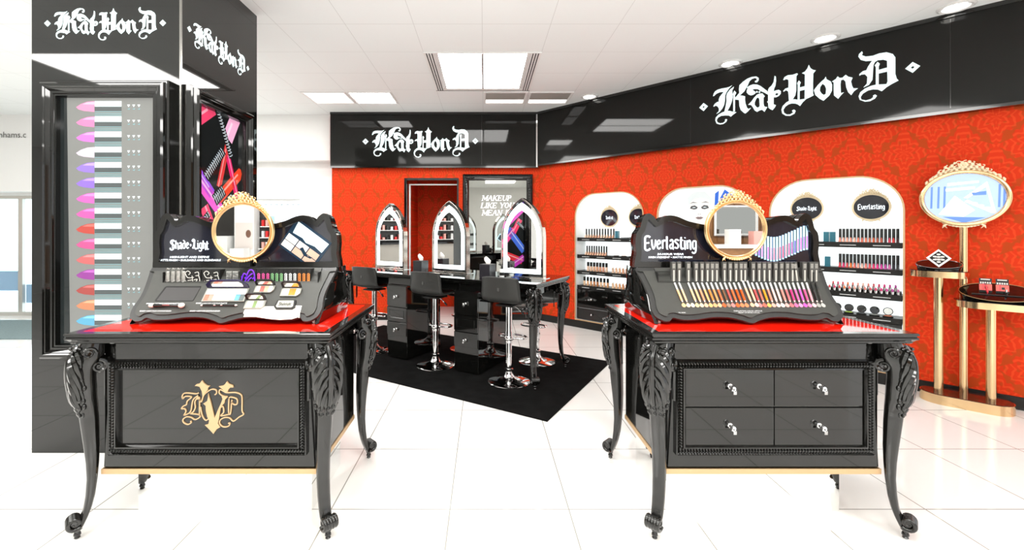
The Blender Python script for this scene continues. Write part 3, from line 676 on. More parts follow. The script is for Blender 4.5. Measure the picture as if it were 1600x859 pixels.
# ------------------------------------------------------------------ counter display stands
HIN = (2.33, 1.208)                      # hinge of header and tester panel: Y, Z (world)
ET = Vector((0, -.64, -.768)); NP = Vector((0, -.768, .64))
def PANEL(x, t, h=0.):                   # frame on the sloping panel: x right, y up-slope, z out of it
    o = Vector((x, HIN[0], HIN[1]))+ET*t+NP*h
    return FR(o, (1, 0, 0), -ET)
HALF = [(.495, .0), (.493, -.03), (.484, -.07), (.474, -.12), (.468, -.17), (.470, -.21), (.474, -.245), (.466, -.285), (.448, -.305), (.424, -.318), (.398, -.316), (.384, -.302), (.37, -.300), (.33, -.310), (.26, -.308), (.18, -.296), (.10, -.298), (.04, -.314), (.0, -.328)]
HEAD = [(.0, .205), (.10, .205), (.20, .222), (.27, .247), (.32, .252), (.355, .238), (.375, .222), (.392, .245), (.420, .262), (.447, .250), (.460, .222), (.470, .190), (.488, .165), (.494, .12), (.490, .07), (.498, .03), (.500, .0)]
HEAD = [(x, y*1.11) for x, y in HEAD]
def sym(h): return [(x, y) for x, y in h]+[(-x, y) for x, y in reversed(h) if abs(x) > 1e-6]
def inset(h, d):
    P = sym(h); out = []; n = len(P)
    for i, p in enumerate(P):
        a = P[i-1]; b_ = P[(i+1) % n]; dx, dy = b_[0]-a[0], b_[1]-a[1]; l = math.hypot(dx, dy)
        out.append((p, (dy/l, -dx/l)))
    cx, cy = sum(p[0] for p in P)/n, sum(p[1] for p in P)/n
    A = sum(P[i-1][0]*P[i][1]-P[i][0]*P[i-1][1] for i in range(n)); s = -1 if A > 0 else 1
    return [(p[0]+s*nn[0]*d, p[1]+s*nn[1]*d) for p, nn in out]
def rz_flower(m, c, r, M):
    m.ball(c, r, 8, M)
def gilt_ring(parent, cx, cy, cz, rx, rz, kind='round', depth=.02, mirror=M_MIRROR, sc=1.):
    """gilded oval frame facing -Y with a crest of scrolls above and leaves below"""
    m = MB(); rw = .0062*sc
    P = [(cx+rx*math.cos(a), cy, cz+rz*math.sin(a)) for a in [2*PI*i/56 for i in range(56)]]
    m.tube(P, rw, 8, closed=True)
    P2 = [(cx+(rx-.009*sc)*math.cos(a), cy-.003*sc, cz+(rz-.009*sc)*math.sin(a)) for a in [2*PI*i/56 for i in range(56)]]
    m.tube(P2, .0045*sc, 6, closed=True)
    rnd = random.Random(7)
    def on(a, o): a = math.radians(a); return (cx+(rx+o)*math.cos(a), cy-.004*sc, cz+(rz+o)*math.sin(a))
    for lay, (amp, n_) in enumerate(((.006, 26), (.020, 20), (.034, 12), (.046, 6))):
        for i in range(n_):
            u = -1+2*(i+.5)/n_; span = (46, 32, 22, 11)[lay]; a = 90+u*span
            if amp > (.012+.050*max(0, 1-abs(u*span)/46)**.8): continue
            x, y, z = on(a, amp*sc); r = (.0055+.003*rnd.random())*sc
            q = rnd.random()*PI
            if i % 2: m.ball((x, y-.003*sc, z), (r, r*.8, r*1.2), 7)
            else:
                sp = [(x+rr*math.cos(q+k*.9)*1.2, y-.004*sc, z+rr*math.sin(q+k*.9)) for k, rr in enumerate([.010*sc*(1-.12*j) for j in range(7)])]
                m.tube(sp, [.0030*sc*(1-.08*j) for j in range(7)], 5)
    for s in (-1, 1):
        for a0 in (44, 52, 60):
            x, y, z = on(90-s*a0, .002*sc); x2, y2, z2 = on(90-s*(a0-9), .013*sc)
            m.tube([(x, y, z), ((x+x2)/2, y-.006*sc, (z+z2)/2+.004*sc), (x2, y2, z2)], [.001*sc, .006*sc, .003*sc], 6)
    top = [on(90-46+92*i/24, (.003+.026*max(0, 1-abs(-1+2*i/24))**.75)*sc) for i in range(25)]; bot = [on(90+46-92*i/24, -.004*sc) for i in range(25)]
    m.poly([(x-cx, z-cz) for x, y, z in top+bot], .006*sc, VF(cx, cy+.009*sc, cz))
    top = [on(270-28+56*i/12, (.006)*sc) for i in range(13)]; bot = [on(270+28-56*i/12, -.004*sc) for i in range(13)]
    m.poly([(x-cx, z-cz) for x, y, z in top+bot], .006*sc, VF(cx, cy+.009*sc, cz))
    # rose in the centre of the crest
    x, y, z = on(90, .030*sc)
    for k in range(6): a = k*PI/3; m.ball((x+.011*sc*math.cos(a), y-.006*sc, z+.011*sc*math.sin(a)), (.008*sc, .005*sc, .008*sc), 7)
    m.ball((x, y-.010*sc, z), .006*sc, 8)
    # lower garland
    for i in range(13):
        u = -1+2*i/12; x, y, z = on(270+u*26, (.003+.004*math.cos(u*2))*sc)
        m.ball((x, y-.002, z), (.009*sc, .006*sc, .0065*sc), 7)
    for s in (-1, 1):
        for dz in (0, 1):
            x, y, z = on(270+s*24, .006*sc)
            m.tube([(x-s*.012*sc, y, z+.002*sc), (x+s*.004*sc, y-.004*sc, z-.008*sc), (x+s*(.010-.018*dz)*sc, y, z-.022*sc)], [.003*sc, .006*sc, .001*sc], 6)
    fr_ = m.build('gilt_frame', M_GOLD2 if kind == 'round' else M_CREAM, parent, True, sharp=60)
    return fr_
def disc(parent, name, mt, cx, cy, cz, rx, rz, d, shell=None):
    m = MB(); m.poly(ell(cx, cz, rx, rz, 48), d, VF(0, cy, 0))
    return m.build(name, mt, parent)
M_SMK = mat('black_header_gloss', (.012, .013, .022), .06, ior=1.6, coat=.5)
def counter_stand(name, label, X, tray):
    t = thing(name, label, 'display stand', (X, 2.33, .949))
    off = T(0, -2.33, -.949)
    def bld(m, *a, **k):
        m.v = [(x, y-2.33, z-.949) for x, y, z in m.v]; return m.build(*a, parent=t, **k)
    # sloping tester panel with its routed border and the trough for stock
    x0, x1, td = tray
    full = smooth_path(sym(HALF), 4); inn = smooth_path(inset(HALF, .026), 4)
    sl = lambda P: [p for p in P]
    hole = [(x0, -.100), (x1, -.100), (x1, -.006), (x0, -.006)]
    def cut(P): return [(x, min(y, 0)) for x, y in P]
    m = MB(); m.poly(cut(full), .014, PANEL(0, 0, -.014), [hole]); bld(m, 'border_panel', M_MATTE2, bevel=.002)
    m = MB(); m.poly([(x, min(y, -.003)) for x, y in inn], .006, PANEL(0, 0, 0), [hole]); bld(m, 'tester_panel', M_MATTE, bevel=.001)
    m = MB(); zb = 1.208-.768*.10-.012
    m.box(x0, x1, 2.262, 2.33, zb-.006, zb); m.box(x0, x1, 2.330, 2.334, zb, 1.205); m.box(x0-.004, x0, 2.262, 2.334, zb-.006, 1.19); m.box(x1, x1+.004, 2.262, 2.334, zb-.006, 1.19)
    bld(m, 'stock_tray', M_BLACK)
    # curved side cheeks and back
    prof = [(.495, 1.208), (.484, 1.155), (.474, 1.12), (.468, 1.07), (.472, 1.03), (.474, 1.0), (.470, .97), (.468, .947)]
    def yf(z): return HIN[0]+(HIN[1]-z)*-.8333+.022
    for s in (-1, 1):
        m = MB(); R = []
        for x, z in smooth_path(prof, 3):
            yb = 2.50+.115*math.sin(min(1, (1.208-z)/.22)*PI/2); a = s*(x-.012)
            R.append([(a, yf(z), z), (a+s*.012*.9, yf(z)+.012, z), (s*(x+.02*math.sin((1.208-z)/.26*PI)), (yf(z)+yb)/2, z), (a+s*.006, yb, z), (a-s*.006, yb, z), (a-s*.006, yf(z)+.012, z)])
        m.rings(R); bld(m, 'side_cheek', M_LACQ, smooth=True)
    m = MB(); m.box(-.462, .462, 2.49, 2.50, .950, 1.20); bld(m, 'back_panel', M_BLACK)
    # upright header
    m = MB(); H2 = smooth_path(HEAD, 5); P = H2+[(-x, y) for x, y in reversed(H2) if abs(x) > 1e-6]
    hi = inset(HEAD, .030); hi = [(x, max(y, .008)) for x, y in hi]
    ih = hi; ih = [(x, max(y, .006)) for x, y in ih]
    m.poly(P, .036, VF(0, 2.375, 1.208), [ih]); bld(m, 'header_frame', M_CARVE, bevel=.003)
    m = MB(); m.poly(ih, .006, VF(0, 2.362, 1.208)); bld(m, 'header_panel', M_SMK)
    m = MB(); m.poly([(x*.985, y*.985) for x, y in P], .06, VF(0, 2.44, 1.208)); bld(m, 'header_back', M_LACQ, bevel=.003)
    for s in (-1, 1):
        m = MB(); m.box(s*.433-.006, s*.433+.006, 2.17, 2.56, .9460, .960); bld(m, 'base_rail', M_ACRYL)
    return t, bld
def stand_mirror(X, label, cz):
    t = thing('round_mirror', label, 'mirror', (X, 2.29, cz))
    gilt_ring(t, 0, 0, 0, .158, .152, depth=.02)
    disc(t, 'mirror_glass', M_MIRROR, 0, .006, 0, .152, .146, .004)
    m = MB(); m.tube([(.155*math.cos(a), .014, .149*math.sin(a)) for a in [2*PI*i/48 for i in range(48)]], .008, 8, closed=True)
    m.build('back_rim', M_GOLD2, t, True)
    disc(t, 'back_plate', M_GOLD2, 0, .022, 0, .150, .145, .012)
    MB().box(-.03, .03, .020, .042, -.19, -.10).build('bracket', M_BLACK, t, bevel=.002)
    return t
SX = -1.287
stl, bl = counter_stand('counter_display', 'scalloped black counter display with palettes, on the left display table', SX, (-.385, .418, .1))
stand_mirror(SX+.012, 'gold crested round mirror on the left counter display', 1.403)
PR = 1.354-.047
strr, br = counter_stand('counter_display', 'scalloped black counter display of liquid lipsticks, on the right display table', PR, (-.40, .405, .1))
stand_mirror(PR+.02, 'gold crested round mirror on the right counter display', 1.412)
# printed headers
def blackletter(m, s, size, M, depth=.001, cond=.62):
    """heavy narrow text with split serifs, standing in for the script used on the small headers"""
    text(m, s, size, M, depth, shear=.08, bold=size*.03, sx=cond)
FIN = {  # condensed gothic letters on a 10-unit body: list of strokes (polyline, width)
 's': [([(4.2,6.6),(2.2,7.4),(.7,6.0),(3.9,3.2),(2.8,1.0),(.4,1.6)],1.25)], 'h': [([(1,9.8),(1,.6)],1.4),([(1,5.4),(2.8,7),(4,5.6),(3.9,1.6),(4.6,-.4)],1.3)],
 'a': [([(1,6.2),(2.6,7.2),(3.7,6),(3.7,1),(4.6,.3)],1.3),([(3.7,4),(1.6,3.6),(.9,2),(1.9,.6),(3.6,1.5)],1.15)], 'd': [([(1.2,9.6),(3,8.6),(3.9,6),(3.8,1.6),(2.3,.5),(.9,1.8),(.9,5),(2.2,6.6)],1.25)],
 'e': [([(1,3.6),(3.8,5),(2.6,7),(1,5.4),(.9,2.2),(2.4,.5),(4.2,1.7)],1.2)], 'i': [([(1,6.9),(1.2,1.2),(2,.4)],1.4),([(1.1,8.6),(1.3,9.2)],1.2)], 'g': [([(3.7,6.8),(1.3,6.4),(.9,2.4),(2.4,.8),(3.8,2)],1.2),([(3.8,6.9),(3.8,-.6),(2,-2.4),(.3,-1.6)],1.2)],
 't': [([(1.5,9.4),(1.4,1.6),(2.6,.5),(3.6,1.2)],1.35),([(.2,7),(3.4,7)],.9)], 'l': [([(.9,9.8),(1,1.2),(2,.5)],1.4)], 'r': [([(.9,7),(1,.6)],1.35),([(1,5.4),(2.4,7),(3.6,6.2)],1.2)], 'n': [([(.8,7),(1,.6)],1.35),([(1,5.4),(2.8,7),(3.8,5.6),(3.8,1.2),(4.5,.4)],1.3)],
 'v': [([(.6,7.6),(1.2,3),(2.4,.4)],1.35),([(2.4,.4),(3.8,3),(4.3,7.4)],1.15)], 'o': [([(2.4,7.2),(.9,5.4),(.9,2.2),(2.4,.5),(3.8,2.2),(3.8,5.4),(2.4,7.2)],1.2)], 'c': [([(3.8,6.2),(2.4,7.2),(.9,5.4),(.9,2.2),(2.4,.5),(4,1.6)],1.2)], 'k': [([(.9,9.8),(1,.6)],1.4),([(3.6,7),(1.2,4),(3.8,1),(4.6,.6)],1.2)],
 '-': [([(.8,4),(3,4.4)],1.0)], '+': [([(.6,4),(3,4)],.8),([(1.8,5.4),(1.8,2.6)],.8)],
 'S': [([(6.4,9),(4,10.6),(1.2,9.4),(1.6,7),(5.6,4.6),(5.4,1.4),(2.6,-.4),(.2,.8),(.6,2.2)],1.5),([(3.6,9.6),(3.4,1)],.9)],
 'L': [([(1.6,8.2),(.6,9.4),(2.4,10.8),(3,8),(2.4,3),(1.2,.8),(3.4,1.3),(5.4,-.2),(6.8,1)],1.5),([(4.2,10.2),(3.8,1.4)],.8)],
 'E': [([(6.2,9.4),(4.2,10.4),(1.6,9.6),(1.4,5),(1.6,.6),(4.2,-.2),(6.4,1)],1.5),([(1.2,5.1),(5.4,5.4)],1.3)]}
FW = {'S': 7.2, 'L': 7.2, 'E': 7, 'i': 2.6, 'l': 2.8, 't': 3.9, 'r': 4, '-': 3.6, '+': 3.6}
def gothic(m, s, width, M, depth=.001, arch=0.):
    tot = sum(FW.get(c, 5) for c in s); k = width/tot; x = -tot/2
    for c in s:
        for pl_, wd in FIN.get(c, []):
            q = smooth_path(pl_, 3) if len(pl_) > 2 else pl_
            ribbon(m, [((px+x)*k, (py-5+arch*(1-((px+x)/(tot/2))**2))*k*1.25) for px, py in q], wd*k*1.1, depth, M)
        x += FW.get(c, 5)
    return m
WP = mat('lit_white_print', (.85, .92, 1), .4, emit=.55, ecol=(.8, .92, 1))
m = MB(); MH = VF(-.312, 2.3555, 1.208)
gothic(m, 'Shade+Light', .21, T(0, 0, .118) @ MH, .001, 1.2)
text(m, 'HIGHLIGHT AND DEFINE', .0145, T(0, 0, .050) @ MH, .001, .15, .0004, sx=1.3); text(m, 'MATTE FINISH \u2022 BUILDABLE AND BLENDABLE', .0145, T(0, 0, .033) @ MH, .001, .15, .0004, sx=1.15)
bl(m, 'header_lettering', WP)
m = MB(); MP = T(.315, 2.3555, 1.208+.125) @ FR((0, 0, 0), (1, 0, 0), (0, 0, 1)) @ RZ(math.radians(-36))
mats = [mat('print_navy', lin((28, 48, 66)), .1), mat('print_ice', lin((205, 235, 240)), .2, emit=.4), rgbmat((240, 225, 215)), rgbmat((200, 165, 145)), rgbmat((245, 238, 230))]
m.box(-.115, .115, -.090, .090, 0, .0008, MP); m.use(1); m.poly([(-.09, .012), (-.03, .018), (.0, .008), (.05, .02), (.1, .014), (.105, .075), (-.1, .078)], .0004, MP, z0=.001)
for q in range(3):
    for r in range(2): m.use((2, 3, 4)[(q+r*2) % 3] if not (q == 2 and r == 0) else 3); m.box(-.105+q*.07, -.041+q*.07, -.078+r*.040, -.042+r*.040, .001, .0013, MP)
m.use(0); m.poly([(-.01, -.035), (.0, -.02), (.05, -.045), (.075, -.035), (.07, -.048), (.03, -.055)], .0003, MP, z0=.0014)
bl(m, 'header_print', mats)
m = MB(); MH = VF(-.30, 2.3555, 1.208)
gothic(m, 'Everlasting', .29, T(0, 0, .128) @ MH, .001, .6)
text(m, '24-HOUR WEAR', .014, T(0, 0, .066) @ MH, .001, .15, .0004, sx=1.4); text(m, 'HIGH PIGMENT \u2022 MATTE FINISH', .014, T(0, 0, .049) @ MH, .001, .15, .0004, sx=1.2)
br(m, 'header_lettering', WP)
m = MB(); mats = [mat('print_tube_glass', lin((170, 215, 250)), .1, emit=.5)]
tc_ = [(190, 90, 200), (140, 80, 200), (220, 90, 190), (240, 120, 210), (245, 160, 220), (150, 90, 220), (250, 130, 200), (250, 170, 220), (240, 90, 160), (245, 140, 170), (230, 110, 130), (240, 150, 150), (225, 90, 110), (200, 60, 90), (235, 120, 120), (190, 70, 120), (150, 60, 130), (90, 60, 140), (220, 100, 150)]
for i in range(22):
    x = .10+i*.0162; zz = .115+.022*math.cos(i*.34-.2)+(.0 if i < 17 else (i-17)*.006)
    m.use(0); m.box(x-.0052, x+.0052, 2.3545, 2.3555, 1.208+zz-.062, 1.208+zz+.070)
    m.use(len(mats)); mats.append(mat('print_gloss_%d' % i, lin(tc_[i % 19]), .1, emit=.45)); m.box(x-.0034, x+.0034, 2.3540, 2.3545, 1.208+zz-.054, 1.208+zz+.012)
    m.use(0)
br(m, 'header_print', mats)

# tester panel printing
for s_, x, y in (('SHADE + LIGHT FACE CONTOUR PALETTE', -.33, .226), ('SHADE + LIGHT FACE CONTOUR BRUSH', -.345, .268), ('SHADE + LIGHT EYE CONTOUR PALETTE', -.085, .224), ('SHADE + LIGHT EYE CONTOUR BRUSH', -.10, .268)):
    m = MB(); text(m, s_, .0085, PANEL(x, y, .0062), .0004, .15, .0002); bl(m, 'panel_lettering', M_PRINTW)
m = MB(); text(m, 'EVERLASTING LIQUID LIPSTICK', .0085, PANEL(.0, .268, .0062), .0004, .12, sx=1.2); text(m, 'VIBRANT SATURATED COLOUR', .0075, PANEL(.0, .277, .0062), .0004, .12); br(m, 'panel_lettering', M_PRINTW)
m = MB(); text(m, 'TRY MORE', .0075, PANEL(-.33, .277, .0062), .0004); br(m, 'panel_lettering', M_PRINTW)

# ---- things on the left display
def xat(px, Y, X0): return (px-757)/679*Y-X0
def tpx(py): return max(0, (py-417.9)/265.)
ZT = 1.208-.768*.10-.0115
def put(name, label, cat, x, y, z, group=None, X0=SX): return thing(name, label, cat, (X0+x, y, z), 0, group)
# empty well
m = MB()
q = [(xat(258, 2.24, SX), -tpx(451)), (xat(313, 2.24, SX), -tpx(451)), (xat(301, 2.19, SX), -tpx(473)), (xat(242, 2.19, SX), -tpx(473))]
m.poly(q, .0006, PANEL(0, 0, .006)); m.use(1)
for i in range(4):
    a, b_ = q[i], q[(i+1) % 4]; ribbon(m, [a, b_], .008 if i in (0, 3) else .003, .0012, PANEL(0, 0, .006))
bl(m, 'empty_well', [mat('well_floor', (.030, .028, .028), .5), M_BLACK])
def panel_root(name, label, cat, x, t, X0, group=None, h=.0064):
    """a thing lying on the sloping panel: its root carries the slope"""
    o = thing(name, label, cat, (0, 0, 0), 0, group); M = PANEL(x, t, h); o.location = M.to_translation()+Vector((X0, 0, 0)); o.rotation_euler = M.to_euler(); return o
brs = panel_root('makeup_brush', 'thick double-ended makeup brush lying under the empty well', 'brush', xat(263, 2.175, SX), tpx(481.5), SX, h=.0165)
brs.rotation_euler.y += 0
MB().tube([(-.062, 0, 0), (-.02, 0, 0), (.03, 0, 0), (.062, 0, 0)], [.0095, .007, .006, .0095], 14).build('handle', M_LACQ, brs, True)
MB().tube([(-.018, 0, .0065), (.018, 0, .006)], .0022, 8).build('highlight_band', M_CHROME, brs, True)
for s, r in ((-1, .012), (1, .014)): MB().ball((s*.074, 0, .001), (.016, r, r*.8), 14).build('bristles', rgbmat((205, 200, 190), .9), brs, True)
brs = panel_root('makeup_brush', 'thin pencil brush lying under the open eye palette', 'brush', xat(343, 2.175, SX), tpx(480.5), SX, h=.0125)
MB().tube([(-.080, 0, 0), (.080, 0, 0)], [.0035, .0042], 10).build('handle', M_LACQ, brs, True)
MB().tube([(-.025, 0, .0015), (-.015, 0, .0015)], .0038, 10).tube([(.01, 0, .0015), (.02, 0, .0015)], .0038, 10).build('band', M_CHROME, brs, True)
for s in (-1, 1): MB().ball((s*.085, 0, 0), (.007, .005, .005), 10).build('bristles', rgbmat((225, 222, 215), .9), brs, True)
def open_palette(label, x, t, w_, d, pans, lidang=72, lidcol=M_LACQ, h=.008, lidh=None, toppans=None, group=None):
    o = panel_root('eyeshadow_palette', label, 'palette', x, t, SX, group)
    k = .16*w_
    out = [(-w_/2, -d/2), (w_/2-k, -d/2), (w_/2, -d/2+k), (w_/2, d/2), (-w_/2+k*.4, d/2), (-w_/2, d/2-k*.4)] if not toppans else [(-w_/2, -d/2), (w_/2, -d/2), (w_/2, d/2), (-w_/2, d/2)]
    m = MB(); m.poly(out, h, IDM); b0 = m.build('case', mat('pale_pewter', (.34, .345, .31), .3, .5), o, bevel=.0008)
    if toppans:
        for i, c in enumerate(toppans): n = len(toppans); ww = (w_*.94)/n; MB().box(-w_*.47+i*ww+.001, -w_*.47+(i+1)*ww-.001, d*.03, d*.42, h+.0002, h+.0012).build('pan', rgbmat(c, .6), o)
        for i, c in enumerate(pans): n = len(pans); ww = (w_*.94)/n; MB().box(-w_*.47+i*ww+.0008, -w_*.47+(i+1)*ww-.0008, -d*.43, -d*.0, h+.0002, h+.0012).build('pan', rgbmat(c, .6), o)
    else:
        for i, c in enumerate(pans): n = len(pans); ww = (w_*.84)/n; MB().box(-w_*.42+i*ww+.0006, -w_*.42+(i+1)*ww-.0006, -d*.38, d*.38, h+.0002, h+.0012).build('pan', rgbmat(c, .6), o)
    lh = lidh or d*.95
    ML = T(0, d/2, h) @ RX(math.radians(lidang))
    kk = k*.9
    m = MB(); m.poly([(-w_/2, 0), (w_/2, 0), (w_/2, lh-kk), (w_/2-kk, lh), (-w_/2+kk, lh), (-w_/2, lh-kk)], -.006, ML); lid = m.build('lid', lidcol, o, bevel=.0008)
    m = MB(); m.poly([(-w_*.36, lh*.2), (w_*.38, lh*.2), (w_*.38, lh*.62), (w_*.3, lh*.82), (-w_*.30, lh*.82), (-w_*.36, lh*.7)], .0006, ML, z0=.0001); m.build('lid_mirror', M_MIRROR, lid)
    return o
open_palette('large open eye palette with orange, cream and blue pans', xat(351, 2.20, SX), .176, .215, .078, [(225, 110, 90), (232, 140, 125), (240, 232, 222), (235, 220, 200), (238, 228, 214), (242, 240, 235), (170, 175, 165), (90, 150, 185), (88, 100, 100)], 78, mat('lid_navy_print', (.012, .012, .05), .2), toppans=[(245, 240, 236), (240, 238, 236), (245, 232, 226)], lidh=.055)
open_palette('small open palette with rose pans, behind the green one', xat(411, 2.215, SX), .142, .100, .042, [(240, 225, 215), (185, 95, 85), (225, 170, 140), (240, 235, 230)], 77, M_BLACK)
open_palette('small open palette with bright orange pans', xat(452, 2.20, SX), .160, .100, .048, [(235, 232, 215), (238, 235, 220), (238, 140, 45), (240, 138, 35), (240, 236, 225)], 77, M_BLACK)
open_palette('small open palette with a green pan, at the white sheet', xat(398, 2.17, SX), .232, .100, .048, [(235, 218, 200), (238, 226, 214), (125, 150, 95), (235, 222, 210), (240, 236, 228)], 77, M_BLACK)
cp = panel_root('eyeshadow_palette', 'closed pewter palette with script lid, on the white sheet', 'palette', xat(446, 2.17, SX), .232, SX, h=.0078)
m = MB(); m.poly([(-.052, -.016), (-.04, -.027), (.04, -.027), (.052, -.016), (.046, .024), (-.046, .024)], .010); m.build('case', M_BLACK, cp, bevel=.001)
m = MB(); m.poly([(-.043, -.013), (-.035, -.02), (.035, -.02), (.043, -.013), (.038, .019), (-.038, .019)], .0012, T(0, 0, .0101)); m.build('lid', mat('pewter_lid', (.38, .38, .33), .4, .4), cp)
m = MB(); gothic(m, 'Shadelight', .062, T(0, -.001, .0114), .0004); m.build('lid_script', M_BLACK, cp)
ws = panel_root('paper_sheet', 'torn white sheet on the lower right of the palette display', 'paper', xat(428, 2.15, SX), .270, SX, h=.0063)
MB().poly([(-.150, .030), (-.150, -.010), (-.142, -.012), (-.142, -.028), (-.08, -.028), (-.02, -.038), (.04, -.044), (.10, -.040), (.125, -.030), (.135, -.034), (.130, -.010), (.128, .034), (.09, .036), (.09, .030)], .0008).build('sheet', rgbmat((238, 240, 225), .7), ws)
# stock in the trough
yfr = 2.268
def stockbox(name, label, cat, x0, x1, z0, z1, mats, group=None, deco=None, y1=.055):
    o = put(name, label, cat, (x0+x1)/2, yfr, ZT, group)
    w_ = (x1-x0)/2; MB().box(-w_, w_, 0, y1, z0, z1).build('carton', mats[0], o, bevel=.0008)
    if deco:
        m = MB(); deco(m, w_, z1); m.build('print', mats[1], o)
    return o
SILV = mat('crinkled_film', (.32, .32, .30), .25, .6, noise=.6, nscale=50, bump=.8)
for i in range(4):
    x = xat(262+i*8.2, 2.27, SX); o = put('wrapped_sachet', '%s of four silvery film-wrapped packs at the left of the trough' % ORD[i], 'packet', x, yfr, ZT, 'film-wrapped packs')
    m = MB(); R = []; rr = random.Random(i)
    for k in range(9): z = k*.0095; R.append([(-.012+rr.random()*.002, 0, z), (0, -.003-rr.random()*.003, z), (.012-rr.random()*.002, 0, z), (.011, .02, z), (-.011, .02, z)])
    m.rings(R); m.tube([(-.012, .008, .078), (-.004, .008, .088), (.004, .008, .084), (.012, .008, .090)], [.003, .005, .004, .002], 6); m.build('film', SILV, o, True)
def swirl(m, w_, z1):
    for q in ([(-.8, .8), (-.5, .92), (-.2, .8), (-.4, .68)], [(-.8, .8), (-.5, .5), (.2, .52)], [(.3, .8), (.7, .85), (.75, .65), (.4, .62)], [(.75, .65), (.9, .35), (.8, .15)], [(-.5, .32), (.1, .36)], [(-.7, .1), (-.72, .3)], [(-.3, .14), (.5, .14)], [(0, .62), (.1, .2)], [(.2, .35), (.6, .4), (.45, .25)]):
        ribbon(m, smooth_path([(x*w_, z*z1) for x, z in q], 4) if len(q) > 2 else [(x*w_, z*z1) for x, z in q], .0035, .0004, VF(0, -.0002, 0))
stockbox('carton', 'black carton with silver scrollwork, left of its pair', 'box', xat(287, 2.27, SX), xat(314, 2.27, SX), 0, .083, (M_BLACK, mat('silver_scroll_print', (.75, .75, .7), .3, .3)), 'scrollwork cartons', swirl)
stockbox('carton', 'black carton with silver scrollwork, behind the big palette lid', 'box', xat(316, 2.27, SX), xat(344, 2.27, SX), 0, .082, (M_BLACK, MATS['silver_scroll_print']), 'scrollwork cartons', swirl)
for i in range(2):
    o = put('wrapped_sachet', 'silvery pack %s the purple carton' % ('left of the one beside' if i == 0 else 'directly left of'), 'packet', xat(357+i*10, 2.27, SX), yfr, ZT, 'packs by the purple carton')
    MB().box(-.015, .015, .004, .03, 0, .074).build('film', SILV, o, bevel=.003)
def flame(m, w_, z1):
    for q in ([(-.8, .3), (-.5, .75), (-.1, .6), (-.4, .45)], [(-.3, .3), (.1, .9), (.6, .95), (.85, .6), (.6, .4)], [(.85, .6), (.9, .2)], [(-.5, .15), (0, .5), (.4, .7), (.6, .75)], [(-.2, .1), (.2, .4), (.5, .5)], [(-.8, .5), (-.6, .65)]):
        ribbon(m, smooth_path([(x*w_, z*z1) for x, z in q], 4) if len(q) > 2 else [(x*w_, z*z1) for x, z in q], .006, .0004, VF(0, -.0002, 0))
stockbox('carton', 'black carton with violet and blue swirls', 'box', xat(375, 2.27, SX), xat(400, 2.27, SX), 0, .084, (M_BLACK, mat('violet_print', lin((125, 50, 225)), .3, emit=.15)), None, flame)
names = ['pink']*3+['green']*3+['white']*3+['orange']*3; cc = {'pink': (225, 80, 150), 'green': (125, 180, 125), 'white': (225, 228, 225), 'orange': (225, 135, 60)}
base = {}
for i, nmn in enumerate(names):
    x = xat(404.5+i*7.05, 2.27, SX); lbl = '%s slim black carton with %s spine lettering' % (['left-hand', 'middle', 'right-hand'][i % 3], nmn)
    if nmn not in base:
        o = put('slim_carton', lbl, 'box', x, yfr, ZT, 'slim cartons in the trough'); MB().box(-.0112, .0112, 0, .055, 0, .086).build('carton', M_BLACK, o, bevel=.0006)
        m = MB(); rr = random.Random(i)
        for k in range(5): ribbon(m, smooth_path([(-.007, .020+k*.009), (.0, .027+k*.009), (.007, .021+k*.009), (.001, .019+k*.009)], 3), .0038, .0003, VF(0, -.0002, 0))
        m.build('spine_lettering', rgbmat(cc[nmn], .5), o); base[nmn] = o
    else:
        o = copy_tree(base[nmn]); o.location.x = SX+x; o['label'] = lbl
# ---- liquid lipsticks on the right display
tubs = [1052, 1060.5, 1075, 1087, 1096, 1104.5, 1112, 1119, 1131, 1140, 1149, 1157, 1163, 1176, 1185, 1193, 1201, 1211, 1220, 1229, 1237, 1245, 1256, 1267, 1274]
first = None
for i, px in enumerate(tubs):
    x = (px-757)/679*2.275-PR; lbl = '%s black boxed lipstick from the left, standing in the trough' % ORD[i]
    if first is None:
        o = thing('lipstick_carton', lbl, 'lipstick box', (PR+x, 2.277, ZT+.001), 0, 'boxed lipsticks in the trough')
        MB().box(-.0118, .0118, -.0095, .0118, 0, .122).build('carton', mat('tube_grey_black', (.055, .055, .050), .35), o, bevel=.001)
        m = MB(); m.box(-.0035, .0035, -.0100, -.0096, .012, .080); 
        for k in range(5): m.box(-.007, .007, -.0100, -.0097, .090+k*.005, .092+k*.005)
        m.build('side_lettering', mat('silver_dots', (.55, .55, .5), .4, .3), o)
        MB().box(-.0120, .0120, -.0098, .0120, .0, .008).build('base_band', mat('tube_band', (.16, .16, .15), .3), o); first = o
    else:
        o = copy_tree(first); o.location.x = PR+x; o['label'] = lbl
        if i == 21: o.rotation_euler.y = math.radians(-7)
wc = [(245, 185, 130), (245, 195, 145), None, (245, 195, 140), (240, 185, 130), (235, 140, 105), (240, 165, 105), (225, 125, 60), (235, 145, 90), (205, 90, 40), (110, 75, 50), (195, 80, 75), (230, 90, 30), (235, 80, 20), (240, 85, 25), (245, 175, 140), (245, 185, 150), (205, 75, 75), (205, 95, 80), (235, 140, 30), (225, 130, 110), (245, 190, 180), (245, 205, 190), (220, 130, 120), (210, 100, 105), (205, 50, 115), (220, 95, 150), (205, 80, 170), (215, 80, 130), (235, 150, 160), (28, 28, 28), (60, 58, 55)]
cn = {0: 'peach', 5: 'coral', 9: 'rust', 10: 'brown', 13: 'orange', 17: 'rose', 19: 'amber', 21: 'blush', 25: 'magenta', 27: 'violet'}
M_SILV = mat('silver_handle', (.82, .82, .80), .25, .4)
first = None
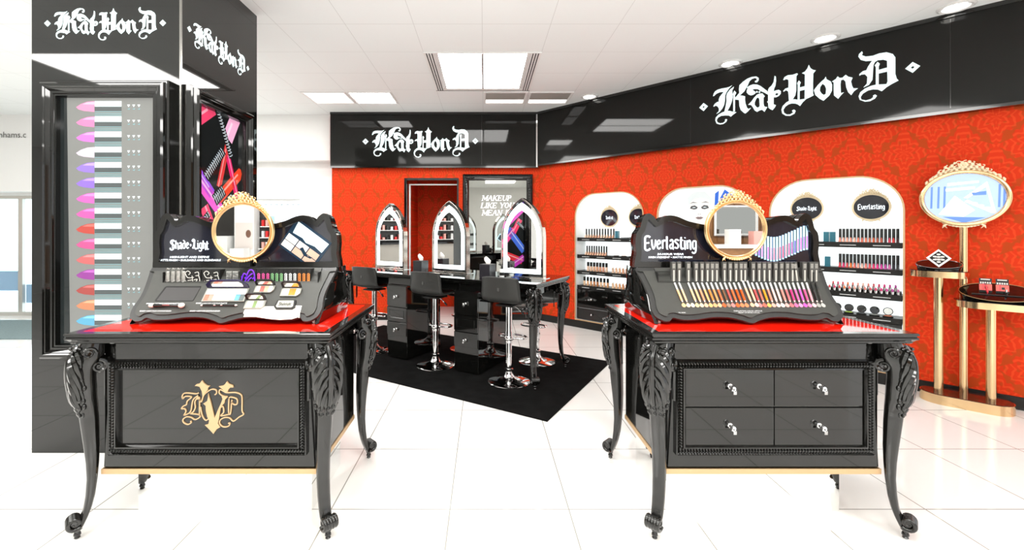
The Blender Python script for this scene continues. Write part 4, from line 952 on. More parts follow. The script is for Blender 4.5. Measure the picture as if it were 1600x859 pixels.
for i in range(32):
    c = wc[i]
    x0 = (1055+i*7.13-757)/679*2.245-PR; t0 = .105; x1 = (1068+i*7.05-757)/679*2.17-PR; t1 = .218
    if i in (15, 16): x0 += .004; t0 -= .012; x1 += .006; t1 -= .002
    # swatch on the panel
    sw = panel_root('colour_swatch', '%s teardrop colour swatch from the left on the lipstick display' % ORD[i], 'colour swatch', x1+.004, t1+.014, PR, 'teardrop swatches', .0062)
    m = MB(); m.poly([(.0105*math.cos(a)*(1 if math.sin(a) < 0 else 1-.45*math.sin(a)), .0125*math.sin(a)) for a in [2*PI*k/16 for k in range(16)]], .001)
    cs = c or (240, 200, 165)
    if i > 29: cs = (150, 150, 145)
    m.build('swatch', rgbmat(tuple(min(255, int(v*.75+62)) for v in cs) if i % 3 else cs, .3), sw)
    if c is None: continue
    o = panel_root('lipstick_wand', '%s liquid lipstick tester from the left, lying on the slope' % ORD[i], 'lipstick', 0, 0, PR, 'liquid lipstick testers', .013)
    A = Vector((x0, -t0, 0)); B = Vector((x1, -t1, 0)); D = B-A
    P = lambda f: tuple(A+D*f)
    lv = .0005
    MB().tube([P(0), P(.36)], .0046, 8).build('handle', M_SILV if i < 30 else M_BLACK, o, True)
    MB().tube([P(.36), P(.385)], .0052, 8).tube([P(.385), P(.93)], .0050, 8).build('barrel', rgbmat(c, .15), o, True)
    MB().tube([P(.93), P(1.0)], .0032, 6).build('tip', rgbmat((225, 215, 205), .3), o, True)

# ------------------------------------------------------------------ rug and makeup table
TA = math.radians(-31.7); ux, uy = math.cos(TA), math.sin(TA); vx, vy = -uy, ux
tag(MB().box(-3.3, 0, 0, 1.67, 0, .010).build('rug', M_RUG, loc=(.46, 3.186, 0), rotz=TA), 'black low-pile rug lying askew under the makeup table', 'rug')
MC = (-.388, 4.75)
def mw(lx, ly): return (MC[0]+ux*lx+vx*ly, MC[1]+uy*lx+vy*ly)
RZ0 = .010
mt_ = thing('makeup_table', 'long black makeup table on carved legs under three arched mirrors', 'table', (*MC, RZ0), TA)
table_top(mt_, 2.47, .80, .925, False)
m = MB(); m.box(-1.12, 1.12, -.30, .30, .79, .874); m.build('apron', M_LACQ, mt_, bevel=.002)
for sx, sy, a in ((-1, -1, 225), (1, -1, 315), (-1, 1, 135), (1, 1, 45)): leg(mt_, sx*1.205, sy*.365, a, .985)
for lx, lb in ((.455, 'right'), (-.445, 'left')):
    p = MB(); p.box(lx-.14, lx+.14, -.335, .24, .012, .795); ped = p.build('pedestal', M_LACQ, mt_, bevel=.002)
    for k, (z0, z1) in enumerate(((.255, .40), (.41, .56), (.57, .79))):
        d = MB().box(lx-.137, lx+.137, -.349, -.335, z0+.003, z1-.003)
        if k == 1: rect_rings(d, [(0, 0), (0, .004), (-.006, .004), (-.008, .0)], lx-.105, lx+.105, z0+.03, z1-.03, VF(0, -.349, 0))
        d = d.build('drawer', M_LACQ, mt_, bevel=.001)
        if k != 1: skull_knob(d, lx, -.349, (z0+z1)/2)
def outline_arch(hw, h0, H, n=10, base=0.):
    c = ((H-h0)**2-hw*hw)/(2*hw); R = hw+c; am = math.degrees(math.acos(c/R))
    r = arc(-c, h0, R, R, 0, am, n)
    return [(-hw, base), (hw, base)]+r+[(-x, y) for x, y in reversed(r[:-1])]
def arched_mirror(lx, ly, label):
    x, y = mw(lx, ly); t = thing('arched_mirror', label, 'mirror', (x, y, RZ0+.9255), TA, 'lit arched mirrors')
    o0 = outline_arch(.232, .40, .785); o1 = outline_arch(.222, .40, .768, base=.010)
    o2 = outline_arch(.205, .40, .738, base=.040); o3 = outline_arch(.162, .40, .662, base=.085)
    m = MB(); m.poly(o0, .070, VF(0, .035, 0), [o1]); m.build('nickel_case', M_BRONZE, t, bevel=.002)
    for s, nm in ((-1, 'front'), (1, 'back')):
        MM = VF(0, 0, 0) if s < 0 else VF(0, 0, 0) @ RY(PI)
        m = MB(); m.poly(o1, .004, MM, [o2], z0=.026); m.build('mirror_border', M_MIRROR, t)
        m = MB(); m.poly(o2, .005, MM, [o3], z0=.026); m.build('light_band', M_LED, t)
        m = MB(); m.poly(o3, .004, MM, z0=.0255); m.build('mirror_glass', M_MIRROR, t)
    MB().box(-.26, .26, -.06, .06, -.0005, .004).build('base_plate', M_MIRROR, t)
    return t
arched_mirror(.887, .03, 'pointed arch mirror with a glowing band, rightmost on the makeup table')
arched_mirror(.001, .03, 'pointed arch mirror with a glowing band, middle of the makeup table')
arched_mirror(-.885, .03, 'pointed arch mirror with a glowing band, leftmost on the makeup table')
for lx, ly, lb in ((.615, -.20, 'black tissue box left of the rightmost arched mirror'), (-.24, -.19, 'black tissue box left of the middle arched mirror')):
    x, y = mw(lx, ly); t = thing('tissue_box', lb, 'tissue box', (x, y, RZ0+.9255), TA)
    MB().box(-.058, .058, -.058, .058, 0, .135).build('box', mat('tissue_box_black', (.02, .02, .024), .3), t, bevel=.002)
    m = MB(); m.poly(ell(0, 0, .035, .016, 18), .001, T(0, 0, .135)); m.build('slot', M_BLACK, t)
    m = MB(); R = []
    for k, (z, w1, w2, sh) in enumerate(((.12, .014, .006, 0), (.145, .026, .010, .003), (.17, .034, .009, -.004), (.192, .024, .006, -.012), (.208, .006, .002, -.016))):
        R.append([(sh+w1*math.cos(a)*(1+.25*math.sin(3*a+k)), w2*math.sin(a)*(1+.4*math.cos(2*a+k)), z) for a in [2*PI*j/12 for j in range(12)]])
    m.rings(R); m.build('tissue', rgbmat((245, 240, 236), .8), t, True)
m = MB(); x, y = mw(.72, -.10)
t = thing('cosmetic_bottle', 'small white bottle with a dark mark, between tissue box and right arched mirror', 'bottle', (x, y, RZ0+.9255), TA)
MB().lathe([(.022, 0), (.024, .005), (.024, .075), (.020, .082), (.010, .085)], 16).build('bottle', M_WHITEGLOSS, t, True)
MB().lathe([(.011, .083), (.011, .115), (.009, .118)], 14).build('cap', M_BLACK, t, True)
MB().lathe([(.0243, .02), (.0243, .05)], 16, caps=False).build('label_band', M_BLACK, t)

# ------------------------------------------------------------------ stools
M_SEAT = mat('charcoal_moulded_seat', (.026, .026, .024), .42, ior=1.4)
def make_stool(name, label):
    t = thing(name, label, 'stool', (0, 0, 0), TA, 'bar stools at the makeup table')
    prof = [(.205, .012), (.19, .028), (.12, .022), (.02, .006), (-.08, .004), (-.145, .022), (-.175, .065), (-.190, .13), (-.205, .20), (-.215, .245)]
    prof = smooth_path(prof, 3); n = 15; vs = []; fs = []
    for i, (y, z) in enumerate(prof):
        f = i/(len(prof)-1); hw = .185+.012*math.sin(f*PI)-.018*max(0, f-.75)*4*.3
        for j in range(n):
            s = -1+2*j/(n-1); e = abs(s)**3
            up = .030*e*(1-f)+.0*f; fw = .050*e*max(0, min(1, (f-.45)*2.2))
            vs.append((s*hw, y+fw, z+up-(.012*s**4 if f > .9 else 0)))
    for i in range(len(prof)-1):
        for j in range(n-1): fs.append((i*n+j, i*n+j+1, (i+1)*n+j+1, (i+1)*n+j))
    m = MB(); m.add(vs, fs, T(0, 0, .735)); o = m.build('seat_shell', M_SEAT, t, True, sharp=80)
    sd = o.modifiers.new('thickness', 'SOLIDIFY'); sd.thickness = .016; sd.offset = 0
    m = MB()
    for p in ([(265,150),(290,125),(330,118),(362,75),(385,110),(430,145),(470,148),(437,180),(439,205),(405,240),(372,310),(360,220),(330,160)], [(585,155),(640,145),(670,125),(695,88),(720,120),(775,140),(782,170),(740,170),(702,232),(660,235),(645,200)],
              [(445,250),(478,360),(530,578),(570,480),(637,325),(705,295),(668,335),(604,480),(572,650),(605,700),(515,790),(400,672),(448,658),(414,480),(378,385),(432,350)]):
        m.poly([((x-500)*.00011, -(y-430)*.00011) for x, y in p], .006, VF(0, -.196, .735+.155) @ RX(math.radians(-5)))
    m.build('back_emblem', mat('emblem_charcoal', (.075, .075, .07), .35), t)
    MB().box(-.09, .09, -.09, .09, .700, .716).box(-.06, .06, -.06, .06, .716, .730).build('seat_plate', M_BLACK, t, bevel=.002)
    MB().lathe([(.195, .0), (.195, .006), (.185, .013), (.12, .026), (.06, .045), (.036, .075), (.034, .10), (.040, .105), (.040, .118), (.030, .124)], 40).build('base', M_CHROME, t, True)
    MB().lathe([(.027, .11), (.027, .38), (.024, .385)], 24).build('lower_column', M_CHROME, t, True)
    MB().lathe([(.034, .36), (.034, .46), (.030, .47), (.030, .695), (.045, .70)], 24).build('upper_column', M_CHROME, t, True)
    P = smooth_path([(-.03, .02, .40), (-.10, .03, .40), (-.135, .06, .40), (-.125, .12, .40), (-.06, .15, .40), (.06, .15, .40), (.125, .12, .40), (.135, .06, .40), (.10, .03, .40), (.03, .02, .40)], 4)
    MB().tube(P, .009, 10).lathe([(.040, .385), (.043, .39), (.043, .415), (.040, .42)], 20).build('footrest', M_CHROME, t, True)
    MB().tube([(.03, 0, .705), (.10, -.02, .69), (.15, -.03, .655)], .005, 8).build('lever', M_CHROME, t, True)
    MB().tube([(.14, -.028, .662), (.17, -.034, .641)], .009, 8).build('lever_grip', M_BLACK, t, True)
    return t
st0 = make_stool('bar_stool', 'charcoal bucket bar stool in front of the right arched mirror')
st0.location = (.225, 4.00, RZ0)
for (x, y), lb, dz in (((-.505, 4.47), 'charcoal bucket bar stool between the two drawer pedestals', 0), ((-1.27, 5.02), 'charcoal bucket bar stool at the left end of the makeup table', 0)):
    c = copy_tree(st0); c.location = (x, y, RZ0); c['label'] = lb
for k, (x, y) in enumerate(((.505, 4.52), (-.26, 5.02), (-1.02, 5.52))):
    c = copy_tree(st0); c.location = (x+.05, y+.08, RZ0); c.rotation_euler.z = TA+PI
    for ch in c.children:
        if ch.name.startswith(('seat_shell', 'back_emblem', 'upper_column', 'seat_plate', 'lever')): ch.location.z -= .11
    c['label'] = ['far-side bar stool whose chrome base shows behind the table front leg', 'far-side bar stool of the makeup table, behind the right pedestal', 'far-side bar stool of the makeup table, behind the left pedestal'][k]

# ------------------------------------------------------------------ carved wall mirror with lettering
SER = {'M': ([(1,0,1,10,1),(1,10,5,2,2),(5,2,9,10,1),(9,0,9,10,2)],10,[(1,0),(9,0),(.5,10),(9.5,10)]), 'A': ([(1,0,4.4,10,1),(4.6,10,8.4,0,2.2),(2.4,3.6,6.8,3.6,.9)],9.4,[(1,0),(8.4,0)]),
 'K': ([(1.6,0,1.6,10,2),(7.4,10,2.6,4.4,.9),(3.6,5.6,7.8,0,2)],9,[(1.6,0),(1.6,10),(7.8,0),(7.4,10)]), 'E': ([(1.6,0,1.6,10,2),(1.6,9.6,7,9.6,.9),(1.6,5.1,5.6,5.1,.9),(1.6,.4,7.2,.4,.9),(7,9.9,7,7.8,.8),(7.2,.1,7.2,2.4,.8),(5.6,4.2,5.6,6,.7)],8.4,[(1.2,0),(1.2,10)]),
 'U': ([(1.6,10,1.6,3,2),(1.6,3,3,.6,1.6),(3,.6,5.6,.4,1.2),(5.6,.4,7.4,2.6,1),(7.4,2.6,7.4,10,1)],9,[(1.6,10),(7.4,10)]), 'P': ([(1.6,0,1.6,10,2),(1.6,9.5,5.4,9.5,1),(5.4,9.5,6.8,7.4,1.8),(6.8,7.4,5.4,5.2,1.8),(5.4,5.1,1.6,5.1,1)],8.2,[(1.6,0),(1.4,10)]),
 'L': ([(1.6,0,1.6,10,2),(1.6,.4,7,.4,.9),(7,.1,7,2.6,.8)],8,[(1.6,10),(1.4,0)]), 'I': ([(1.8,0,1.8,10,2)],4,[(1.8,0),(1.8,10)]), 'Y': ([(1,10,4.4,4.6,2),(7.8,10,4.6,4.6,1),(4.5,4.8,4.5,0,2)],8.6,[(1,10),(7.8,10),(4.5,0)]),
 'O': ([(4.4,9.8,1.6,7.4,1.2),(1.5,7.4,1.5,2.6,2),(1.6,2.6,4.4,.2,1.2),(4.4,.2,7.4,2.6,1.2),(7.5,2.6,7.5,7.4,2),(7.4,7.4,4.4,9.8,1.2)],9.2,[]), 'N': ([(1.4,0,1.4,10,.9),(1.4,10,7.4,0,2),(7.4,0,7.4,10,.9)],9.4,[(1.4,0),(1,10),(7.6,10)]), 'T': ([(4.2,0,4.2,10,2),(.6,9.6,7.8,9.6,.9),(.6,9.8,.6,7.6,.8),(7.8,9.8,7.8,7.6,.8)],8.6,[(4.2,0)]), ' ': ([],5,[])}
def serif(m, s, h, M, depth=.001, slant=.22):
    k = h/10; x = 0
    for c in s:
        st, wd, sf = SER[c]
        for x0, y0, x1, y1, t_ in st: ribbon(m, [((x+x0+y0*slant)*k, y0*k), ((x+x1+y1*slant)*k, y1*k)], t_*k, depth, M)
        for sx, sy in sf: yy = .3 if sy == 0 else 9.7; ribbon(m, [((x+sx-1.7+yy*slant)*k, yy*k), ((x+sx+1.7+yy*slant)*k, yy*k)], .6*k, depth, M)
        x += wd
    return x*k
t = thing('wall_mirror', 'tall smoked mirror in a black carved frame with slogan lettering', 'wall mirror', (.205, YB, 0))
m = MB(); prof = [(0, 0), (0, .05), (-.012, .062), (-.03, .05), (-.05, .045), (-.075, .055), (-.09, .045), (-.10, .02)]
rect_rings(m, prof, -.54, .54, .12, 2.255, VF(0, 0, 0))
rr = random.Random(3)
for sx in (-1, 1):
    for sz, z0 in ((1, 2.205), (-1, .17)):
        for k in range(22):
            m.ball((sx*(.49-abs(rr.gauss(0, .06))), -.055, z0-sz*abs(rr.gauss(0, .01))), (.016, .014, .012), 7) if k < 11 else m.ball((sx*(.49+rr.uniform(-.02, .02)), -.055, z0-sz*abs(rr.gauss(0, .09))), (.012, .014, .018), 7)
    for k in range(48): m.ball((sx*(.492+rr.uniform(-.012, .012)), -.052, .2+k*.042), (.012, .010, .016), 6)
m.build('carved_frame', M_CARVE, t, True)
MB().box(-.45, .45, -.03, -.02, .20, 2.165).build('smoked_glass', M_SMOKE, t)
m = MB()
for i, (s_, x) in enumerate((('MAKEUP', -.235), ('LIKE YOU', -.255), ('MEAN IT', -.235))): serif(m, s_, .084, VF(x-.012, -.032, 1.846-i*.113), .002)
m.build('slogan_lettering', mat('slogan_white', (.9, .9, .9), .5, emit=.5), t)
m = MB(); MM = VF(0, -.0305, 0)
m.poly([(-.02, 1.26), (.03, 1.34), (.10, 1.34), (.13, 1.29), (.06, 1.20)], .001, MM); m.use(1); m.poly([(0, 1.26), (.035, 1.32), (.095, 1.32), (.11, 1.29), (.055, 1.22)], .001, MM, z0=.001)
m.use(2); m.poly([(.06, 1.20), (.10, 1.24), (.30, .82), (.22, .80)], .001, MM); m.poly([(.18, 1.02), (.22, 1.30), (.28, 1.31), (.33, 1.0), (.28, .95)], .001, MM)
m.use(1); m.poly([(.21, 1.27), (.22, 1.21), (.27, 1.21), (.27, 1.27)], .001, MM, z0=.001)
m.build('printed_hand', [mat('print_paleblue', lin((190, 225, 235)), .4), mat('print_inkblue', lin((20, 50, 60)), .3), mat('print_skin', lin((235, 205, 185)), .4)], t)

# ------------------------------------------------------------------ arched wall units
def wallpt(w_, into=0.): return (XC+.70711*w_+.70711*into, YB-.70711*w_+.70711*into)
def unit_root(name, label, cat, u): return thing(name, label, cat, (*wallpt(u+UW/2), 0), RW)
TOPS = (1.285, 1.04, .81, .60); DEP = .27
def arched_unit(u, label):
    t = unit_root('arched_shelf_unit', label, 'shelf unit', u)
    o1 = arch_outline(UW, UZ0, UZ1, UR, .001); 
    m = MB(); m.rings([[(x, y, z) for x, z in o1] for y in (0., DEP)], True, False); m.build('reveal', M_WHITEGLOSS, t)
    m = MB(); m.poly(o1, .004, VF(0, DEP, 0)); m.build('back_panel', M_NICHE, t)
    m = MB(); o0 = arch_outline(UW+.02, UZ0-.01, UZ1+.01, UR+.01); m.poly(o0, .012, VF(0, 0, 0), [arch_outline(UW, UZ0, UZ1, UR, .004)]); m.build('gold_rim', M_GOLDP, t)
    for i, z in enumerate(TOPS):
        m = MB(); m.box(-.498, .498, .035, .255, z-.045, z); m.box(-.498, .498, .030, .035, z-.048, z+.004)
        m.use(1)
        for k in range(4): m.box(-.42+k*.24, -.30+k*.24, .0290, .030, z-.028, z-.022)
        m.build('shelf', [M_BLACK, mat('shelf_label_print', (.6, .62, .62), .5)], t)
    for sx in (-1, 1):
        for z0, z1 in ((.125, .285), (.29, .548)):
            d = MB().box(min(sx*.004, sx*.496), max(sx*.004, sx*.496), .02, .26, z0, z1).build('drawer', M_LACQ, t, bevel=.002)
            k = MB(); k.tube([(sx*.25, .02, (z0+z1)/2), (sx*.25, .0, (z0+z1)/2)], .006, 10); k.ball((sx*.25, -.006, (z0+z1)/2), (.011, .009, .014), 10); k.build('knob', M_CHROME, d, True)
    return t
arched_unit(UNITS[0], 'gold-rimmed arched shelf unit left of the makeup wall displays, nearest the corner')
arched_unit(UNITS[2], 'gold-rimmed arched shelf unit behind the right counter display')
# middle arch: poster of a face
t = unit_root('arched_poster', 'arched gold-rimmed poster with a pale face, between the two shelf units', 'poster', UNITS[1])
m = MB(); m.poly(arch_outline(UW, UZ0, UZ1, UR, .001), .004, VF(0, .02, 0)); m.build('poster_panel', mat('poster_white', (.85, .90, .90), .3, emit=.35, ecol=(.85, .95, .95)), t)
m = MB(); m.poly(arch_outline(UW+.02, UZ0-.01, UZ1+.01, UR+.01), .012, VF(0, 0, 0), [arch_outline(UW, UZ0, UZ1, UR, .004)]); m.build('gold_rim', M_GOLDP, t)
m = MB(); FM = VF(-.02, .0155, 1.66)
m.poly(ell(0, -.04, .125, .19, 30), .001, FM); m.use(1); m.poly([(-.125, .02), (-.14, .12), (-.06, .19), (.06, .19), (.14, .10), (.125, .0), (.10, .09), (.02, .12), (-.06, .11), (-.10, .07)], .001, FM, z0=.0012)
for s in (-1, 1):
    m.use(2); m.poly([(s*.018, .006), (s*.05, .030), (s*.092, .022), (s*.105, -.004), (s*.06, -.018), (s*.03, -.012)], .001, FM, z0=.0014)
    m.use(1); m.poly([(s*.035, .004), (s*.06, .012), (s*.085, .004), (s*.06, -.002)], .001, FM, z0=.0028)
    m.use(2); m.poly([(s*.02, .058), (s*.07, .072), (s*.11, .052), (s*.07, .062)], .001, FM, z0=.0014); m.poly([(s*.006, -.068), (s*.016, -.074), (s*.008, -.078)], .001, FM, z0=.0014)
m.use(3); m.poly([(-.045, -.115), (-.015, -.103), (0, -.108), (.015, -.103), (.045, -.115), (.018, -.134), (-.018, -.134)], .001, FM, z0=.0014)
m.use(2); m.poly([(-.045, -.1145), (0, -.118), (.045, -.1145), (0, -.1225)], .001, FM, z0=.0026)
m.use(4); m.poly([(.155, -.12), (.17, .16), (.21, .19), (.20, .0)], .001, FM); m.poly([(.23, -.2), (.22, .1), (.27, .20), (.36, .12), (.34, -.2)], .001, FM)
m.use(1); m.poly([(.26, .05), (.30, .12), (.34, .06), (.30, .08)], .001, FM, z0=.0012)
m.build('printed_face', [mat('poster_skin', lin((225, 222, 220)), .4, emit=.15), mat('poster_hair', lin((212, 220, 222)), .4, emit=.1), mat('poster_shadow', lin((60, 62, 68)), .4), mat('poster_lips', lin((140, 120, 120)), .4), mat('poster_blue', lin((30, 90, 190)), .4, emit=.3)], t)
# oval plaques
def plaque(u, lx, z, script, label, wd):
    x, y = wallpt(u+UW/2+lx, DEP-.03); t = thing('oval_plaque', label, 'plaque', (x, y, z), RW, 'oval plaques in the shelf units')
    disc(t, 'plaque_face', M_SMK, 0, 0, 0, .135, .122, .006)
    gilt_ring(t, 0, -.006, 0, .140, .128, 'cream', sc=.95)
    MB().box(-.01, .01, .0, .028, -.01, .01).build('bracket', M_GOLDP, t)
    m = MB(); gothic(m, script, wd, VF(0, -.0075, .0), .001, .5); m.build('script_lettering', WP, t)
plaque(UNITS[2], .275, 1.625, 'Everlasting', 'black oval plaque reading Everlasting, upper right of the near shelf unit', .20)
plaque(UNITS[2], -.23, 1.625, 'Shade+Light', 'black oval plaque with Shade Light script, partly behind the right counter display', .17)
plaque(UNITS[0], -.10, 1.57, 'Lock-it', 'black oval plaque with Lock it script, left one in the far shelf unit', .11)
plaque(UNITS[0], .33, 1.57, 'Lock-it', 'black oval plaque with Lock it script, right one in the far shelf unit', .11)
# goods on the shelves
def goods(u, row, xs, name, cat, fn, lab, grp, into=.10, dz=0):
    for i, lx in enumerate(xs):
        x, y = wallpt(u+UW/2+lx, into); t = thing(name, lab(i), cat, (x, y, TOPS[row]+.0005+dz), RW, grp); fn(t, i)
MESH = {}
def cached(key, nm, mk, mats, parent, sm=True):
    if key in MESH:
        o = bpy.data.objects.new(nm, MESH[key]); COL.objects.link(o); o.parent = parent; return o
    m = MB(); mk(m); o = m.build(nm, mats, parent, sm); MESH[key] = o.data; return o
def tube_tester(cset):
    def f(t, i):
        cached('tube', 'tube', lambda m: m.lathe([(.0115, 0), (.0115, .128), (.010, .131)], 10, T(0, .02, 0)), M_BLACK, t)
        c = cset[i % len(cset)]
        cached(('tip', c), 'tester_tip', lambda m: m.rings([[(-.010, -.030, 0), (.010, -.030, 0), (.010, .004, 0), (-.010, .004, 0)], [(-.008, -.022, .02), (.008, -.022, .02), (.009, .006, .02), (-.009, .006, .02)], [(-.003, -.005, .048), (.004, -.005, .044), (.005, .006, .044), (-.003, .006, .048)]]), rgbmat(c, .3), t)
    return f
nude = [(238, 205, 180), (235, 195, 165), (232, 185, 150), (225, 170, 135), (215, 155, 120), (222, 165, 140)]
def ln(a, b_, n): return [a+(b_-a)*i/(n-1) for i in range(n)]
goods(UNITS[0], 0, ln(-.40, .03, 11), 'concealer_tube', 'cosmetic', tube_tester(nude), lambda i: '%s black concealer tube from the left, top shelf of the far unit' % ORD[i], 'top shelf tubes of the far unit')
goods(UNITS[0], 1, ln(-.39, -.08, 9), 'concealer_tube', 'cosmetic', tube_tester(nude[1:]), lambda i: '%s black concealer tube from the left, second shelf of the far unit' % ORD[i], 'second shelf tubes of the far unit')
def bottle(cset, h=.10, r=.016):
    def f(t, i):
        c = cset[i % len(cset)]
        cached(('bottle', c, h), 'bottle', lambda m: m.lathe([(r*.9, 0), (r, .004), (r, h*.52), (r*.6, h*.56)], 10), rgbmat(c, .2), t)
        cached(('cap', h), 'cap', lambda m: m.lathe([(r*.95, h*.56), (r*.95, h), (r*.8, h*1.02)], 10), M_BLACK, t)
    return f
tan = [(240, 205, 170), (235, 190, 150), (225, 170, 125), (212, 150, 105), (195, 130, 85)]
goods(UNITS[0], 2, ln(-.36, -.07, 7), 'foundation_bottle', 'cosmetic', bottle(nude, .125, .019), lambda i: '%s black-capped foundation bottle from the left, third shelf of the far unit' % ORD[i], 'third shelf bottles of the far unit')
goods(UNITS[0], 3, ln(-.42, -.05, 8), 'foundation_bottle', 'cosmetic', bottle(tan, .120, .018), lambda i: '%s black-capped foundation bottle from the left, lowest shelf of the far unit' % ORD[i], 'lowest shelf bottles of the far unit')
def tester(cset):
    def f(t, i):
        c = cset[i % len(cset)]
        cached(('test', c), 'tester_bottle', lambda m: m.lathe([(.017, 0), (.018, .004), (.018, .05), (.010, .056)], 10).ball((0, -.014, .062), (.013, .017, .012), 8), rgbmat(c, .25), t)
        cached('testcap', 'collar', lambda m: m.lathe([(.010, .055), (.010, .076), (.008, .078)], 8, T(0, .008, 0)), M_CHROME, t)
    return f
goods(UNITS[0], 2, ln(.04, .44, 9), 'foundation_tester', 'cosmetic', tester(nude), lambda i: '%s small nude foundation tester from the left, third shelf of the far unit' % ORD[i], 'third shelf testers', .08)
goods(UNITS[0], 3, ln(.04, .44, 9), 'foundation_tester', 'cosmetic', tester(tan), lambda i: '%s small tan foundation tester from the left, lowest shelf of the far unit' % ORD[i], 'lowest shelf testers', .08)
def compact(t, i):
    cached('cpt', 'case', lambda m: m.lathe([(.034, 0), (.036, .004), (.036, .010), (.032, .012)], 18), M_BLACK, t)
    c = nude[i % 6]; cached(('pan', c), 'powder', lambda m: m.lathe([(.029, .0121), (.028, .014)], 18), rgbmat(c, .7), t)
goods(UNITS[0], 1, (.09, .20, .31), 'powder_compact', 'cosmetic', compact, lambda i: '%s black compact with nude powder, second shelf of the far unit' % ORD[i], 'powder compacts on the far unit', .08)
goods(UNITS[0], 0, (.36, .43), 'powder_compact', 'cosmetic', compact, lambda i: '%s compact at the right end of the far unit top shelf' % ['left', 'right'][i], 'compacts on the top shelf', .08)
x, y = wallpt(UNITS[0]+UW/2+.22, .08); t = thing('makeup_brush', 'dark makeup brush lying on the top shelf of the far unit', 'brush', (x, y, TOPS[0]+.010), RW)
MB().tube([(-.07, 0, 0), (.05, 0, 0)], [.004, .006], 8).build('handle', M_BLACK, t, True); MB().ball((.065, 0, .002), (.022, .010, .008), 10).build('bristles', rgbmat((60, 55, 55), .9), t, True)
def blue_box(t, i): cached('bbx', 'carton', lambda m: m.box(-.022, .022, -.02, .03, 0, .10), mat('teal_carton', (.03, .16, .22), .3), t, False)
goods(UNITS[0], 0, (.09,), 'carton', 'box', blue_box, lambda i: 'teal carton on the top shelf of the far unit', None)
goods(UNITS[0], 1, (.42,), 'carton', 'box', blue_box, lambda i: 'teal carton at the right end of the far unit second shelf', None)
lips1 = [(235, 150, 130), (238, 175, 155), (235, 165, 145), (230, 150, 130), (240, 185, 165), (225, 120, 95), (215, 115, 95), (225, 135, 110), (200, 110, 85), (205, 95, 60), (170, 85, 65), (175, 80, 60), (60, 40, 40), (205, 60, 90), (215, 60, 60), (70, 35, 40)]
lips2 = [(205, 45, 60), (215, 50, 110), (215, 70, 75), (235, 120, 50), (225, 110, 100), (235, 160, 145), (240, 195, 180), (235, 135, 125), (220, 85, 95), (220, 60, 110), (225, 40, 130), (205, 60, 150), (190, 70, 160), (205, 110, 165), (40, 35, 50), (50, 50, 52)]
goods(UNITS[2], 0, ln(.055, .465, 16), 'lipstick_tube', 'lipstick', tube_tester(lips1), lambda i: '%s tall black lipstick tube from the left, top shelf of the near unit' % ORD[i], 'top shelf tubes of the near unit')
goods(UNITS[2], 1, ln(.055, .465, 16), 'lipstick_tube', 'lipstick', tube_tester(lips2), lambda i: '%s tall black lipstick tube from the left, second shelf of the near unit' % ORD[i], 'second shelf tubes of the near unit')
def mini(t, i):
    c = lips2[i % 14]
    cached('mini', 'holder', lambda m: m.lathe([(.012, 0), (.0125, .03), (.010, .032)], 10), M_CHROME, t)
    cached(('mt', c), 'lipstick_tip', lambda m: m.lathe([(.008, .032), (.008, .050), (.003, .058)], 8), rgbmat(c, .3), t)
goods(UNITS[2], 2, ln(-.02, .47, 14), 'lipstick', 'lipstick', mini, lambda i: '%s silver lipstick from left, front row on third shelf, near unit' % ORD[i], 'front row lipsticks', .06)
goods(UNITS[2], 2, ln(-.0, .45, 13), 'lipstick', 'lipstick', mini, lambda i: '%s silver lipstick from left, back row on third shelf, near unit' % ORD[i], 'back row lipsticks', .13, .03)
for i in range(1): tag(MB().box(-.47, .49, .10, .20, 0, .03).build('riser_block', M_BLACK, loc=(*wallpt(UNITS[2]+UW/2), TOPS[2]+.0004), rotz=RW), 'black riser step under the back row of small lipsticks', 'riser')
ecol_ = [(90, 95, 95), (165, 205, 60), (70, 75, 80), (150, 155, 150), (210, 110, 70)]
def open_compact(t, i):
    cached('oc', 'case', lambda m: m.lathe([(.036, 0), (.038, .005), (.038, .012), (.034, .014)], 20), M_BLACK, t)
    c = ecol_[i % 5]; cached(('ocp', c), 'powder', lambda m: m.lathe([(.030, .0141), (.029, .016)], 18), rgbmat(c, .7), t)
    cached('ocl', 'open_lid', lambda m: m.lathe([(.036, 0), (.036, .006)], 20, T(0, .04, .05) @ RX(math.radians(80))), M_BLACK, t)
    cached('ocm', 'lid_mirror', lambda m: m.lathe([(.030, 0), (.030, .001)], 20, T(0, .0385, .05) @ RX(math.radians(80)) @ T(0, 0, .0065)), M_MIRROR, t)
goods(UNITS[2], 3, ln(.03, .40, 5), 'round_compact', 'cosmetic', open_compact, lambda i: '%s open round compact from the left, lowest shelf of the near unit' % ORD[i], 'open compacts of the near unit', .08)
goods(UNITS[2], 0, (-.05, .0), 'carton', 'box', blue_box, lambda i: '%s teal carton beside the lipstick tubes, top shelf of the near unit' % ['left', 'right'][i], 'teal cartons of the near unit')
goods(UNITS[2], 1, (-.04,), 'carton', 'box', blue_box, lambda i: 'teal carton beside the lipstick tubes, second shelf of the near unit', None)

